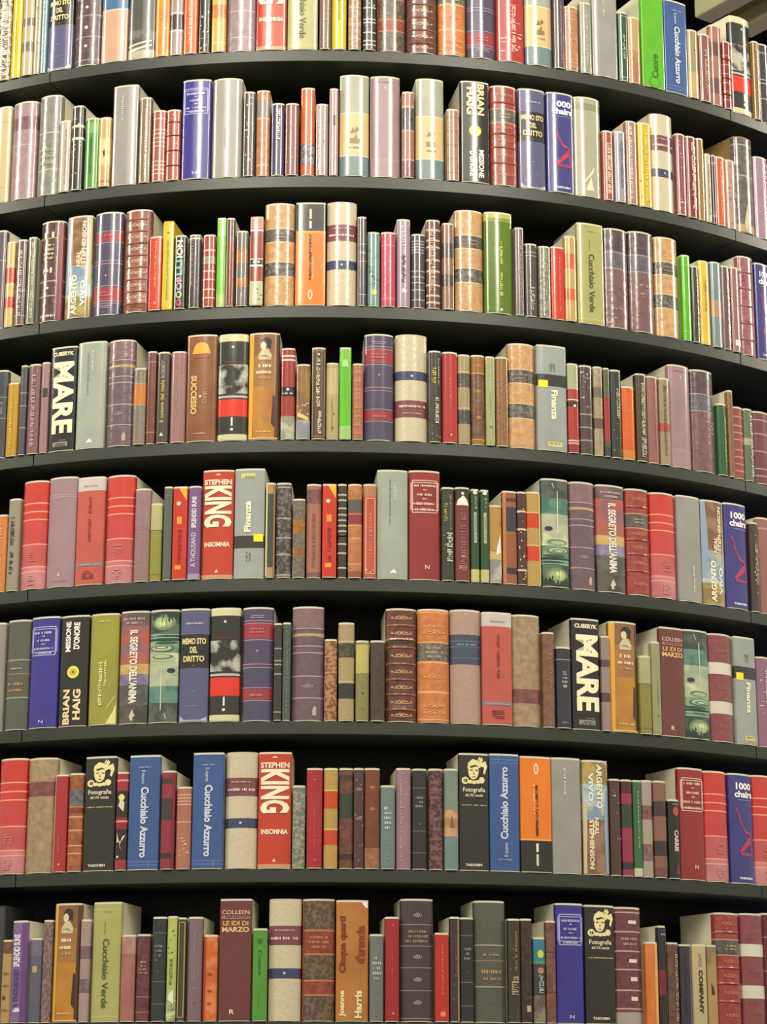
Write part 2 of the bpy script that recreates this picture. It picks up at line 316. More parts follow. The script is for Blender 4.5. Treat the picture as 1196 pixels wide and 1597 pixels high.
# ------------------------------------------------------------ jackets that return on several shelves
# key: (what it looks like, short name, jacket colour, printing)
W = {
'blueframe': ('wide royal blue book with pale framed title panel', 'royal blue framed book', '37308a', 'Z:.12 F:a9a4d8:.66:.92:-.78:.78 F:9a94d0:.69:.9:-.86:.86 H:c2bde6:.855:.895:1:-.66:.66 H:c2bde6:.83:.85:1:-.1:.1 H:c2bde6:.785:.82:1:-.5:.5 H:c2bde6:.755:.775:1:-.15:.15 H:c2bde6:.71:.745:1:-.7:.7 H:c2bde6:.67:.70:1:-.55:.55 T:c2bde6:.035:.065:-.16:.16:h:N'),
'redframe': ('wide dark red book with cream framed title panel', 'dark red framed book', '8e2a2a', 'Z:.12 F:dcae9c:.62:.92:-.78:.78 F:dcae9c:.645:.9:-.86:.86 H:e6c8b4:.86:.9:1:-.66:.66 H:e6c8b4:.825:.845:1:-.12:.12 H:e6c8b4:.775:.815:1:-.5:.5 H:e6c8b4:.74:.765:1:-.15:.15 H:e6c8b4:.69:.73:1:-.74:.74 H:e6c8b4:.635:.675:1:-.6:.6 T:e6c8b4:.09:.13:-.0:.28:h:N'),
'mare': ('wide black book with huge pale MARE lettering', 'black MARE book', '1e1c20', 'Z:.07 T:ece6c2:.925:.965:-.8:.8:H:CUBERYK T:f0ebc6:.16:.865:-.72:.86:D:MARE H:98948a:.09:.105:1:-.1:.45 Q:8c887c:.035:.08:-.6:.55 H:3c3a36:.04:.075:2:-.5:.5'),
'king': ('wide red book with huge cream rotated lettering', 'red book with huge lettering', 'bc3c26', 'Z:.1 P:e8d8c0:0.2,.965,-.2,.965,0,.98 T:ecdcc0:.875:.925:-.86:.86:H:STEPHEN T:f2e4c8:.475:.865:-.86:.88:D:KING T:ecdcc0:.29:.335:-.8:.8:H:INSOMNIA B:0:.03:c9956c P:e8c8a0:-.12,.05,.12,.05,0,.08'),
'finanza': ('wide grey book reading Finanza with black band', 'grey Finanza book', '9aa09c', 'Z:.06 B:.27:.385:33342f Q:d2cc84:.925:.97:-.6:.35 H:96904c:.93:.962:1:-.5:.3 T:efeac8:.42:.71:-.35:.1:U:Finanza Q:f0e020:.33:.4:.3:.92 V:6a706c:.15:.24:-.2:-.05 V:6a706c:.15:.24:.02:.14'),
'foto': ('black book with cream figure above title', 'black Fotografia book', '2a2721', 'M Z:.06 O:e8dca0:.86:-.04:.075:.36 P:e8dca0:-.45,.88,-.4,.93,-.1,.965,.3,.95,.5,.9,.35,.885,-.1,.9 P:2a2721:-.3,.9,.1,.915,.34,.895,.1,.9,-.2,.885 P:5c5030:-.3,.868,-.1,.874,-.08,.864,-.26,.86 P:5c5030:.06,.874,.3,.868,.26,.858,.08,.864 P:8d7440:-.04,.86,.04,.83,-.06,.826 P:8d7440:-.18,.81,.0,.815,.14,.808,.0,.802 P:e8dca0:.3,.93,.5,.985,.62,.96,.5,.93,.8,.95,.9,.9,.74,.83,.62,.845,.7,.89,.5,.9 P:e8dca0:.25,.96,.4,.99,.44,.965,.3,.95 O:e8dca0:.775:-.6:.032:.24 O:2a2721:.775:-.58:.018:.13 O:e8dca0:.78:.52:.028:.2 O:e8dca0:.765:-.28:.016:.2 O:e8dca0:.76:.0:.015:.2 O:e8dca0:.765:.26:.016:.18 T:e6dfc0:.665:.715:-.75:.75:h:Fotografia T:e6dfc0:.635:.66:-.6:.6:h:del_XX_secolo H:c9c2a0:.555:.572:1:-.85:.85 T:e2dcc2:.03:.052:-.62:.5:H:TASCHEN'),
'azzurro': ('wide blue book reading Cucchiaio Azzurro', 'blue Cucchiaio Azzurro book', '36568f', 'Z:.05 H:8ea4c4:.9:.925:1:-.4:.45 T:b9c6d8:.76:.88:-.18:.08:d:Il_nuovo T:c3cede:.1:.73:-.2:.32:D:Cucchiaio_Azzurro L:6a86b8:.065,.035:.002 Q:7088b4:.0:.06:.4:.44'),
'verde': ('wide pale green book reading Cucchiaio Verde', 'pale green Cucchiaio Verde book', 'a9a768', 'Z:.08 L:bdbb84:.955:.002 H:8f9054:.93:.945:1:-.3:.3 Q:7a7c44:.74:.85:-.14:-.08 T:4a5430:.11:.7:-.22:.22:d:Cucchiaio_Verde L:bdbb84:.04:.003'),
'creamband': ('wide cream book with maroon and blue bands', 'cream book with maroon band', 'cdc1a4', 'K:c B:.62:.78:7a444a:p B:.345:.43:3c4064:p H:cfa898:.735:.76:1:-.6:.6 H:e6d2c0:.665:.705:1:-.82:.82 C:c9c4b8:.39:0:.08 N'),
'purpleband': ('wide purple book with two red bands', 'purple book with red bands', '4c4560', 'B:.735:.865:9c3440:p B:.19:.275:9c3440:p L:b88a90:.895,.87,.72,.5,.47,.29,.175:.003 H:c07070:.78:.84:2:-.6:.6 H:b8a0b0:.915:.95:2:-.5:.5 C:c8a8b0:.62:0:.06 H:c07070:.21:.25:1:-.4:.4'),
'mauveline': ('wide dusky mauve book with thin pale lines', 'dusky mauve lined book', '6c5660', 'K:l:5c4a56 B:.83:1:84666a:l:785c62 L:bc9ca0:.82,.66,.60,.39,.195:.004 B:.745:.775:b0926c:p H:d8c088:.75:.77:1:-.7:.7 Y:a08890:.3:.3 P:c09c94:.3,.04,.55,.04,.55,.11,.42,.125,.3,.09'),
'tanband': ('wide tan book with two dark grey labels', 'tan book with dark labels', 'b98a5c', 'K:l:cfa476 B:.63:.755:4a443e:m:6a6258 B:.285:.42:4c4844:m:76706a L:e0c090:.625,.76,.28,.425:.004 H:8e8470:.66:.73:2:-.6:.6'),
'orangeblack': ('wide orange and black paperback with oval mark', 'orange and black book', 'e67c1e', 'Z:.05 B:.725:1:26241e:p B:.715:.73:f0a040:x Q:e8e4d0:.755:.83:-.1:.05 Q:cfc9b4:.85:.95:-.1:.05 V:3a2410:.24:.7:-.1:.06 O:f2d8b0:.095:.0:.05:.16 O:e67c1e:.095:.0:.035:.07 V:f2c890:.24:.5:.12:.22'),
'ornate': ('wide brown leather book with raised gilt bands', 'brown gilt leather book', '6a3c34', 'K:l R:9a5c48:.86,.73,.66,.51,.37,.235,.1 B:.69:.72:3c302c:l H:e8d0b8:.73:.76:1:-.75:.75 Y:c89064:.93,.79,.585,.44,.3,.165,.05:.6'),
'orangeleather': ('wide orange leather book with grey label', 'orange leather book', 'bd6a36', 'K:l:d08448 B:.545:.705:5a544a:m:7a7464 L:e8a878:.985,.715,.535,.53,.27,.26,.02:.004 H:a89c88:.57:.69:3:-.7:.7 Y:d8945c:.86,.8,.4,.14,.08:.6'),
'tanblue': ('wide dusty pink book with slate blue label', 'dusty pink book with blue label', 'a28678', 'K:c:b49688 B:.52:.79:3f4a62:p L:6a7484:.73,.68,.58:.003 H:8c94a0:.69:.72:1:-.6:.6'),
'redwhite': ('wide salmon red book with white top', 'salmon red book', 'bc564a', 'Z:.1 B:.885:1:c8bebc:p B:.165:.205:8c7478:p H:b0a0a0:.17:.2:1:-.8:.8 H:9c9490:.925:.95:1:-.5:.5 V:8a3434:.4:.84:-.06:.12 V:8c3a36:.05:.13:-.4:.4'),
'beige': ('wide mottled beige book with faded red band', 'mottled beige book', 'a58f6e', 'K:l:8a7458 B:.2:.33:86504a:l L:a87c60:.19,.34:.005'),
'water': ('wide book printed with green water ripples', 'green water ripple book', '7f9684', 'M Z:.12 B:.83:1:3c4440:i:55605a B:.68:.83:5f8478:i:3f6c62 B:.5:.68:b0b498:i:98a68c B:.38:.5:a4b08c:i:cdd0ae B:.27:.38:8ea888:i:5f8070 B:.2:.27:2c443a:i:6e8c7c B:.0:.2:566a50:i:30463a O:26302c:.54:-.55:.022:.28 O:b8c09c:.42:.0:.035:.9 O:5c7c64:.415:.05:.026:.75 O:a8b890:.41:.1:.016:.55 O:54705c:.335:.1:.032:.85 O:b0bc94:.335:.12:.024:.68 O:3c5848:.33:.15:.015:.5 O:c0c89c:.33:.15:.008:.35 Q:26382f:.255:.265:-1:1 O:34503f:.285:-.2:.012:.8 O:6e8460:.1:0:.075:.8 O:94a878:.1:.05:.055:.62 O:b8c48c:.105:.1:.04:.44 O:dce0ac:.115:.12:.02:.22 P:20342a:-.9,.06,-.3,.1,.1,.05,.7,.09,.9,.02,.0,.0,-.9,.02 Q:dde0c4:.5:.9:.08:.13 L:8eae98:.24,.21:.004 P:c8ccc0:-.3,.97,-.15,.92,-.12,.925,-.25,.975'),
'segreto': ('wide book printed with stormy sunset sky', 'sunset sky book', '6e5c60', 'Z:.12 B:.88:1:7a5a5e:i:5c5050 B:.72:.88:8a5a62:i:b05448 B:.5:.72:84606c:i:a85c50 B:.44:.53:b89858:i:c8a86c B:.34:.44:74688c:i:9088a0 B:.16:.34:4c4c50:i:66625e B:0:.16:5a5650:i:3e3c38 H:bfa8a8:.895:.97:2:-.8:.8 T:e4dccf:.17:.84:-.26:.3:D:IL_SEGRETO_DELL\'ANIMA P:c8c0a8:-.2,.06,.0,.12,.2,.06,.05,.05,.05,.02,-.1,.02'),
'colleen': ('wide reddish brown book with title at the top', 'reddish brown book', '6a3833', 'Z:.06 T:dcb8a4:.885:.92:-.85:.85:h:COLLEEN T:c08478:.845:.875:-.85:.85:h:McCULLOUGH T:d6a060:.79:.83:-.8:.8:H:LE_IDI_DI T:dcb47c:.735:.78:-.85:.85:H:MARZO T:ecd8c8:.05:.09:-.3:.0:h:R'),
'golden': ('wide golden brown book with small portrait', 'golden brown portrait book', 'b07c34', 'M Z:.14 B:.5:.8:96683a:p:ac7c3c B:.8:1:8e6236:p:7a5230 B:0:.5:b8822e:p:a06430 P:dca440:-1,0,-.72,0,-.66,1,-1,1 P:543222:.72,.0,1,0,1,1,.8,1 P:42281c:.5,.15,.75,.1,.75,.4,.6,.42 P:c8bc9c:-.35,.755,.45,.755,.5,.8,.25,.86,-.1,.86,-.38,.8 O:2c2622:.925:.12:.045:.36 O:d8c8a4:.89:-.05:.038:.2 P:2c2622:-.15,.94,.4,.95,.45,.86,.2,.88,.08,.925 P:8c7c5c:-.35,.79,.1,.8,.4,.77,.1,.785 H:ece0c8:.68:.735:1:-.35:.45 H:ece0c8:.62:.665:1:-.5:.55 H:d0a07c:.57:.605:1:-.3:.4 H:e6c480:.06:.085:1:-.5:.5 Q:e2b870:.0:.012:-.9:.9'),
'success': ('wide brown book reading Libro Successo', 'brown Libro Successo book', '8a5632', 'Z:.12 K:p:74452a O:dca640:.885:0:.055:.5 P:dca640:-.62,.83,.62,.83,.5,.885,-.5,.885 Q:a04c30:.79:.825:-.6:.6 T:e0bc74:.25:.62:-.65:-.25:D:SUCCESSO T:c8886a:.35:.49:.12:.42:d:LIBRO C:e8c890:.42:-.02:.09 H:d8a888:.06:.08:1:-.5:.4'),
'exclaim': ('wide black book with photo and bright red block', 'black book with red block', '2b2b27', 'Z:.14 B:.945:1:d3cfa2:p B:.44:.72:b4b4a8:i:262622 B:.4:.42:b8b4a8:x B:.22:.385:d8301e:p B:0:.05:d0cca0:p C:d8d4cc:.89:.0:.09 H:903434:.735:.755:1:-.5:.5 Q:ece8dc:.13:.21:-.05:.06 C:ece8dc:.095:0:.1'),
'haig': ('wide black book with round yellow disc', 'black book with yellow disc', '24221f', 'M Z:.1 T:e8d0a0:.05:.33:.08:.6:U:HAIG T:e8d0a0:.01:.33:-.62:-.14:U:BRIAN C:e0dc58:.49:.02:.42 C:c0b840:.49:.02:.26 C:5c5a28:.49:.02:.09 T:f2ede0:.68:.96:-.58:-.2:U:MISSIONE T:f2ede0:.7:.95:-.02:.42:U:D\'ONORE'),
'olive': ('wide olive yellow book with torn lower corner', 'olive yellow book', '97933a', 'Z:.12 H:e0dc9c:.94:.955:1:-.4:.4 V:e4e09c:.17:.58:-.25:-.02 V:e4e09c:.33:.58:.12:.28 P:dcd890:.3,.0,.95,.0,.95,.2,.8,.12 P:b4b050:.3,.12,.9,.24,.88,.27,.3,.14'),
'violet': ('wide violet grey book with black title panel', 'violet grey book', '57577c', 'Z:.14 B:.475:.78:22221f:p H:c0bcc6:.87:.9:1:-.6:.6 T:dccb90:.69:.745:-.8:.8:H:MEMO_STO T:dccb90:.61:.665:-.25:.25:H:DEL T:dccb90:.53:.585:-.7:.7:H:DRITTO C:a89858:.495:0:.04 H:a8a8c0:.26:.27:1:-.15:.15 H:9090b0:.13:.14:1:-.5:.5 P:b0b0c4:-.9,.0,.95,.0,.9,.04,.5,.01,-.6,.01,-.85,.05'),
'chairs': ('wide blue book reading 1000 chairs', 'blue 1000 chairs book', '3b3a80', 'Z:.13 T:f2eef2:.865:.93:-.55:.75:H:1000 T:f2eef2:.79:.855:-.65:.85:H:chairs H:b8b0d0:.765:.775:1:-.45:.8 P:c0304c:-.62,.66,-.5,.69,-.3,.56,.1,.46,.5,.44,.5,.46,.1,.49,-.2,.56,-.42,.68 P:c0304c:-.3,.27,.6,.37,.62,.4,.4,.42,-.4,.29 P:a0385c:-.3,.25,.7,.25,.7,.27,-.3,.28 P:a0305a:.6,.25,.75,.25,.6,.46,.45,.46 T:f2eef2:.03:.05:-.5:.6:H:TASCHEN'),
'redtier': ('wide bright red book crossed by pale lines', 'bright red book', 'b8403c', 'B:.62:1:c83a30:p B:.4:.62:c44040:p B:.2:.4:b84c4c:p:c06060 B:0:.2:b4646a:p:c8888c L:e89880:.8,.72,.645,.41,.2,.155:.006 V:c86c68:.25:.36:-.3:.3 V:c08888:.03:.14:-.3:.3'),  # lower bands: pinker print, with highlight painted into the colour
'maroonwhite': ('wide maroon book with two white labels', 'maroon book with white labels', '7d3f46', 'K:l:8c4c50 B:.63:.74:d8d0c0:p B:.255:.37:d8d0c0:p Y:a0605c:.85,.5,.13:.4'),
'greyline': ('wide dark grey green book with orange lines', 'dark grey green book', '4f5047', 'K:c:585a50 L:a89c88:.64,.29:.005 H:b4a080:.55:.58:1:-.5:.5 L:a08c6c:.51:.0025 H:b8885c:.4:.455:1:-.6:.6 H:b8885c:.345:.385:1:-.6:.6'),
'plum': ('wide dark plum book ruled with pale lines', 'dark plum book', '473a3e', 'K:p:3d3236 L:8c7478:.8,.62,.44,.25,.02:.004 H:9c8070:.65:.77:3:-.7:.7 Y:a89090:.88,.53,.34,.15:.22'),
'redlabel': ('wide brown marbled book with two red labels', 'brown marbled book', '50402f', 'K:m:6e5c48 E:cfc7a8 B:.56:.74:94452e:l B:.22:.32:94452e:l L:c07048:.75,.55,.33,.21:.007 H:c87c58:.6:.72:3:-.6:.6 P:9c5038:-1,0,-.88,0,-.88,1,-1,1'),
'copper': ('wide copper brown book with red title lettering', 'copper brown book', 'a8682c', 'Z:.1 K:p:b87c38 T:7c2a20:.4:.88:-.8:-.28:U:Cinque_quarti T:94341f:.48:.8:.2:.8:U:d\'arancia T:ead8a0:.03:.25:-.78:-.38:U:Joanne T:ead8a0:.02:.25:.15:.6:U:Harris P:f0ece0:.55,1,.95,1,.95,.95,.8,.955'),
'leafgreen': ('wide olive green book with yellow lettering', 'olive green book', '56740f', 'Z:.16 B:.925:1:b8b45c:p H:8a8a3c:.935:.975:1:-.8:.8 V:dce04c:.17:.4:.02:.2 V:dce04c:.49:.72:.02:.2 C:a04020:.45:.12:.07 C:d8dcb0:.03:.12:.1'),
'argento': ('wide collage cover reading Argento Vivo', 'Argento Vivo collage book', '8a7050', 'Z:.14 B:.0:.2:8c7448:i:b09c5c B:.2:.4:8fa0ac:i:b8c4c4 B:.4:.52:7c93ac:i:b4b0a0 B:.52:1:7c5640:i:94745a P:8ea0b8:-1,.25,-.72,.25,-.55,.6,-.7,1,-1,1 P:c4bc90:.72,.4,1,.3,1,1,.8,1 T:ece6cc:.02:.42:-.42:.02:U:ARGENTO T:dfe8ea:.1:.36:.28:.62:U:VIVO T:ecdcb8:.5:.66:-.1:.25:U:NEAL T:ecdcb8:.52:.96:.28:.6:U:STEPHENSON'),
'palegrey': ('wide pale grey green book with tiny triangle', 'pale grey green book', '9fa79a', 'Z:.1 V:7c847a:.5:.93:-.22:-.12 V:d4d8cc:.72:.93:.1:.2 P:e8ece0:-.18,.045,.3,.045,.06,.085'),
'plaingrey': ('wide plain grey book with tiny vertical title', 'plain grey book', '96948f', 'Z:.1 V:d6d2c6:.08:.35:.1:.24'),
'pinkmauve': ('wide plain pinkish mauve book', 'pinkish mauve book', '9c7e86', 'Z:.16 L:b49aa0:.85,.83:.003 B:.86:1:a0828a:p P:c8b0b4:-.1,.09,.1,.09,0,.13 H:80646c:.04:.055:1:-.6:.6'),
'mauveleather': ('wide mauve leather book with grey label', 'mauve leather book', '6c4a4c', 'K:l:7c5c60 B:.78:1:5c4850:l B:.6:.77:55505c:l:6a6672 L:a08c94:.77,.6:.005 S:a88870:.03:.5:10'),
'redleather': ('wide red leather book with grey label', 'red leather book', '8a3430', 'K:l:a04a3c R:a8564c:.84,.52,.38,.22 B:.63:.78:4a4640:l:6a645a L:c09078:.775,.635:.005 H:b4a078:.68:.74:2:-.5:.5 Y:c07050:.92,.58,.45,.3,.1:.5'),
'creamprint': ('wide cream and grey book with small drawing', 'cream book with drawing', 'a3a592', 'M Z:.16 B:.2:.62:cbb27c:p:d8bc88 B:0:.2:6f8488:p L:e0d8b8:.625,.195:.005 P:8a7450:-.3,.32,.35,.32,.4,.36,.2,.37,.15,.42,-.05,.37,-.3,.37 P:84704c:-.28,.42,-.1,.48,.0,.45,.15,.49,.35,.46,.1,.43 H:8e8060:.27:.3:1:-.4:.4'),
'silver': ('wide plain silver grey book', 'silver grey book', 'a29e94', 'Z:.2 V:8a867c:.3:.5:-.1:.0'),
}

# ------------------------------------------------------------ shelf contents, left to right
# x0 x1 top key [!] or  x0 x1 top "what it looks like|short name|colour|printing"
ROWS = []
ROWS.append('''
-6 14 M brown and white marbled book|marbled book|6c5238|K:m:b8ac94 V:e8e0cc:.05:.95:-.6:.6
16 31 M narrow bright yellow book|bright yellow book|d4b818|L:e8d048:.9,.1:.004 V:b09410:.3:.7:-.1:.1
33 50 M cream book with grey brown bands|banded cream book|b8a484|B:.28:.4:77685e:p B:.6:.7:77685e:p
51 61 M thin pastel patterned book|thin pastel book|a49c88|S:5c7458:.02:.9:9 S:7c5c70:.02:.9:8
62 70 M thin pale blue book|thin pale blue book|7fa0a8|V:c8d4d0:.1:.9:-.3:.3
71 110 T =violet
113 154 T wide dark mauve book with white dots|dark mauve dotted book|5c464c|K:l L:a08c8c:.9,.72,.53,.3,.05:.005 C:d0c4c4:.4:0:.14 C:d0c4c4:.2:0:.12 C:d0c4c4:.62:0:.12
156 196 T wide rosy beige book with blue top|rosy beige book|c49c84|Z:.12 B:.56:1:41699a:p L:e0c4ac:.55:.005
198 240 T wide charcoal book with pale foot|charcoal book with pale foot|4c4e48|Z:.14 B:0:.08:b8b09c:p B:.08:.3:70706a:i:4a4a44 P:d8d0b4:-.9,.06,.8,.12,.8,.14,-.9,.09 P:d8d0b4:-.9,.12,.8,.17,.8,.185,-.9,.14
241 263 M orange book fading to yellow|orange and yellow book|e0741c|K:p:f0b040 S:f4d070:.1:.9:10
264 284 M mauve and white book with dark block|mauve book with dark block|9c8c8c|B:.3:.48:3c3038:p L:d8d0d0:.5,.28:.006
285 307 M plain orange book|plain orange book|d8602c|V:f0b08c:.1:.9:-.2:.2
309 327 M black book flecked with white|black flecked book|22221e|S:c8c4b4:.03:.97:22
329 351 M yellow book with orange blocks|yellow book, orange blocks|d8a850|B:.4:.56:d4642c:p:e08838 L:f0dc90:.1,.9:.006
353 397 T wide mauve grey book with pale rules|mauve grey ruled book|8c7880|K:l:a08c92 L:b8a8ac:.42,.14,.7:.006
399 446 T =king
448 495 T =verde
498 516 M narrow mauve brown book|mauve brown book|70504a|S:b08c7c:.05:.95:12
517 540 M narrow lemon yellow book|lemon yellow book|cdb61c|V:a89010:.35:.9:-.15:.15
543 563 M tan book with mottled ornament|tan ornamented book|8c6c50|K:m:b09070 L:c8a884:.12,.3,.5,.7,.88:.005
566 586 M black book with white chevrons|black and white book|2c2628|L:c8b8b0:.05,.1,.2,.32,.36,.5,.62,.7,.82,.93:.007 S:c8b8b0:.05:.95:10
588 632 T =redlabel
635 682 T =ornate
685 727 T =orangeleather
730 773 T =purpleband !
776 819 T wide scarlet book with white splashes|scarlet splashed book|b02c2c|Z:.16 S:e8b0a8:.05:.7:12 V:e8c0b8:.1:.6:.0:.3
821 862 T =creamprint
864 881 M dark mauve book with pale edge stripe|dark mauve striped book|584450|V:b0a0a8:.05:.95:.1:.3
882 904 10 copper coloured book with dotted lines|copper book|a46c48|L:d8a080:.06,.12,.18,.5,.82,.88,.94:.004 K:l:b88460
906 924 4 narrow grey green book|grey green book|90907c|V:c0c0ac:.1:.9:-.2:.2
926 965 T =plaingrey !
967 981 19 thin dark green book|thin dark green book|2c5038|F:8cac88:.04:.96:-.6:.6 V:a8c09c:.3:.7:-.2:.2
982 1001 27 cream and tan book|cream and tan book|b89468|B:0:.5:a4684c:p:c08c64
1003 1037 T wide vivid green book reading Cuore|vivid green book|5cae1c|Z:.04 T:2c7010:.1:.36:-.2:.35:u:Cuore C:4a9818:.05:.0:.5 C:5cae1c:.05:.0:.36
1039 1074 T =azzurro
1075 1091 47 beige book with olive upper half|beige book, olive top|c0a068|B:.38:1:9c8c60:p C:504830:.72:.1:.16
1093 1111 54 mauve book with vertical white letters|mauve lettered book|84544c|V:c49c88:.1:.8:-.4:.3
1112 1129 40 pinkish tan book with dark squares|pinkish tan book|a06c5c|B:.62:.8:6c3c38:p B:.14:.34:6c4448:p
1130 1143 65 dark red book banded with grey|dark red banded book|84241c|L:b88c80:.12,.25,.38,.52,.66,.8:.006 R:6c1c18:.2,.45,.74
1145 1176 28 =exclaim
1177 1187 65 thin ochre brown book|thin ochre book|8c6c40|V:b89c6c:.1:.9:-.3:.3
1188 1206 70 charcoal book with white rules|charcoal ruled book|3c3640|L:b0a8ac:.3,.5,.55,.9:.006
''')
ROWS.append('''
-14 10 167 wide cream book at the frame edge|cream edge book|c4b48c|Z:.15 L:a89870:.85,.15:.004
12 50 159 wide mottled mauve and pink book|mottled mauve book|957882|K:l:a88c8c L:b8a0a0:.56:.005 B:.72:.86:885c68:l
54 89 149 wide grey green leather book|grey green leather book|74766a|K:l:8a8c80 L:c0bca4:.63,.25:.005 H:a8a48c:.3:.5:3:-.7:.7
90 107 188 narrow cream and grey striped book|cream striped book|b8ac9c|V:988c80:.1:.9:.2:.5
109 127 165 black book with cream checks|black checked book|34322c|S:d4ccac:.05:.92:18 B:.6:.63:d4ccac:x B:.75:.78:d4ccac:x
130 151 184 narrow grass green book|grass green book|4c9030|B:.8:.96:78a858:p V:306820:.2:.75:-.15:.15
152 170 183 pale orange book with dark insect shape|pale orange book|c49c5c|B:.3:.7:d4ac68:i:e0c080 P:4c3018:-.1,.5,.2,.54,.3,.46,.1,.42 L:b06c38:.06:.02
172 211 133 =plaingrey !
215 233 152 brown and cream striped book|brown striped book|806c54|V:e4d8bc:.05:.95:.1:.45
235 256 172 red brown book with dense white lines|red brown lined book|9c5044|L:dcb8a0:.1,.16,.22,.28,.5,.56,.62,.68,.74,.9:.006
257 279 171 brick red book with checks|brick red checked book|a04838|S:dca890:.05:.95:14 R:84382c:.2,.42,.64,.84
281 326 124 =blueframe
328 375 122 =silver
378 396 143 charcoal book with white specks|charcoal speckled book|4c4444|S:d4ccc4:.05:.95:20
398 419 141 orange brown book with grey top|orange brown book|a8603c|B:.7:.9:887c78:p L:e0b890:.68,.12:.006 K:l:c08054
422 442 161 dark purple book with white title|dark purple book|40365c|V:d8d4c0:.5:.95:-.2:.4
444 465 161 reddish mauve book with gold flecks|reddish mauve book|804840|S:c09058:.05:.45:8 S:a05850:.5:.95:6
468 490 137 orange red book with checked foot|orange red book|b44c24|K:p:cc6c34 B:.12:.35:90808c:m:484048 S:e09058:.4:.95:8
492 511 162 pale mauve book with red ornament|pale mauve book|a08c8c|S:843c40:.3:.65:5 V:d8ccc8:.05:.95:-.6:-.2
513 527 138 thin pale pink book|thin pale pink book|a88884|Q:4c3034:.58:.7:-.3:.4
529 575 117 =creamprint
577 624 119 =pinkmauve !
627 646 143 rosy brown book with dark oval|rosy brown book|a06450|B:.0:.2:8c444c:l B:.55:.82:4c484c:l L:d8a888:.2,.55,.84:.006
649 693 123 =creamprint
697 716 170 narrow tan book with brown rules|narrow tan book|a4785c|L:7c5444:.1,.3,.5,.7,.9:.008
719 764 127 =haig !
767 809 134 =redleather
811 853 139 =violet
855 897 145 =chairs
898 941 152 wide silvery cream book with swirl|silvery cream book|a8a48c|Z:.2 B:.88:.95:90886c:p P:d8d4b8:-.5,.1,.3,.24,.35,.3,-.4,.14 P:d8d4b8:-.3,.05,.3,.05,.1,.2
942 958 204 terracotta book with cream letters|terracotta lettered book|a0503c|V:e8d8b0:.08:.85:-.3:.3
960 977 205 narrow silver lilac book|silver lilac book|98949c|V:6c6870:.2:.9:-.1:.3
979 996 189 dusty pink book with pale stripe|dusty pink striped book|a47870|V:e8d8cc:.05:.95:-.5:-.1
998 1019 192 narrow golden yellow book|golden yellow book|d0ac20|S:9c8418:.05:.95:10 V:ecdc70:.05:.95:-.2:.1
1020 1055 179 =creamband
1057 1072 209 dark pink book flecked white|dark pink flecked book|8c4c50|S:e8dcd4:.02:.2:8 S:c09090:.3:.95:10
1073 1089 213 dark red book with black and white letters|dark red lettered book|802c2c|V:e0c8b0:.1:.95:-.2:.5 S:301c1c:.1:.5:6
1090 1101 216 thin tan brown book|thin tan brown book|94703c|V:d8c090:.1:.9:.1:.5
1102 1111 240 thin ivory book|thin ivory book|b8b49c|V:8c8878:.1:.9:-.3:.3
1112 1118 242 very thin dark maroon book|thin dark maroon book|50303c|L:a08080:.1,.9:.01
1119 1135 245 narrow orange book with pale stripe|orange striped book|cc5c30|V:f0b090:.05:.95:-.3:.0
1136 1151 250 pinkish white book with brown specks|pinkish white book|b09084|S:70483c:.05:.95:14
1153 1181 215 wide black and grey book with olive side|black and grey book|54504c|E:8c7448 K:l:78746c L:b0a88c:.6,.93:.006 B:0:.08:b8a078:p P:c8c0a0:-.3,0,.1,.1,-.1,.3,-.4,.1
1182 1204 246 lilac and pink book|lilac and pink book|a08094|V:dcb4b4:.05:.95:.1:.6
''')
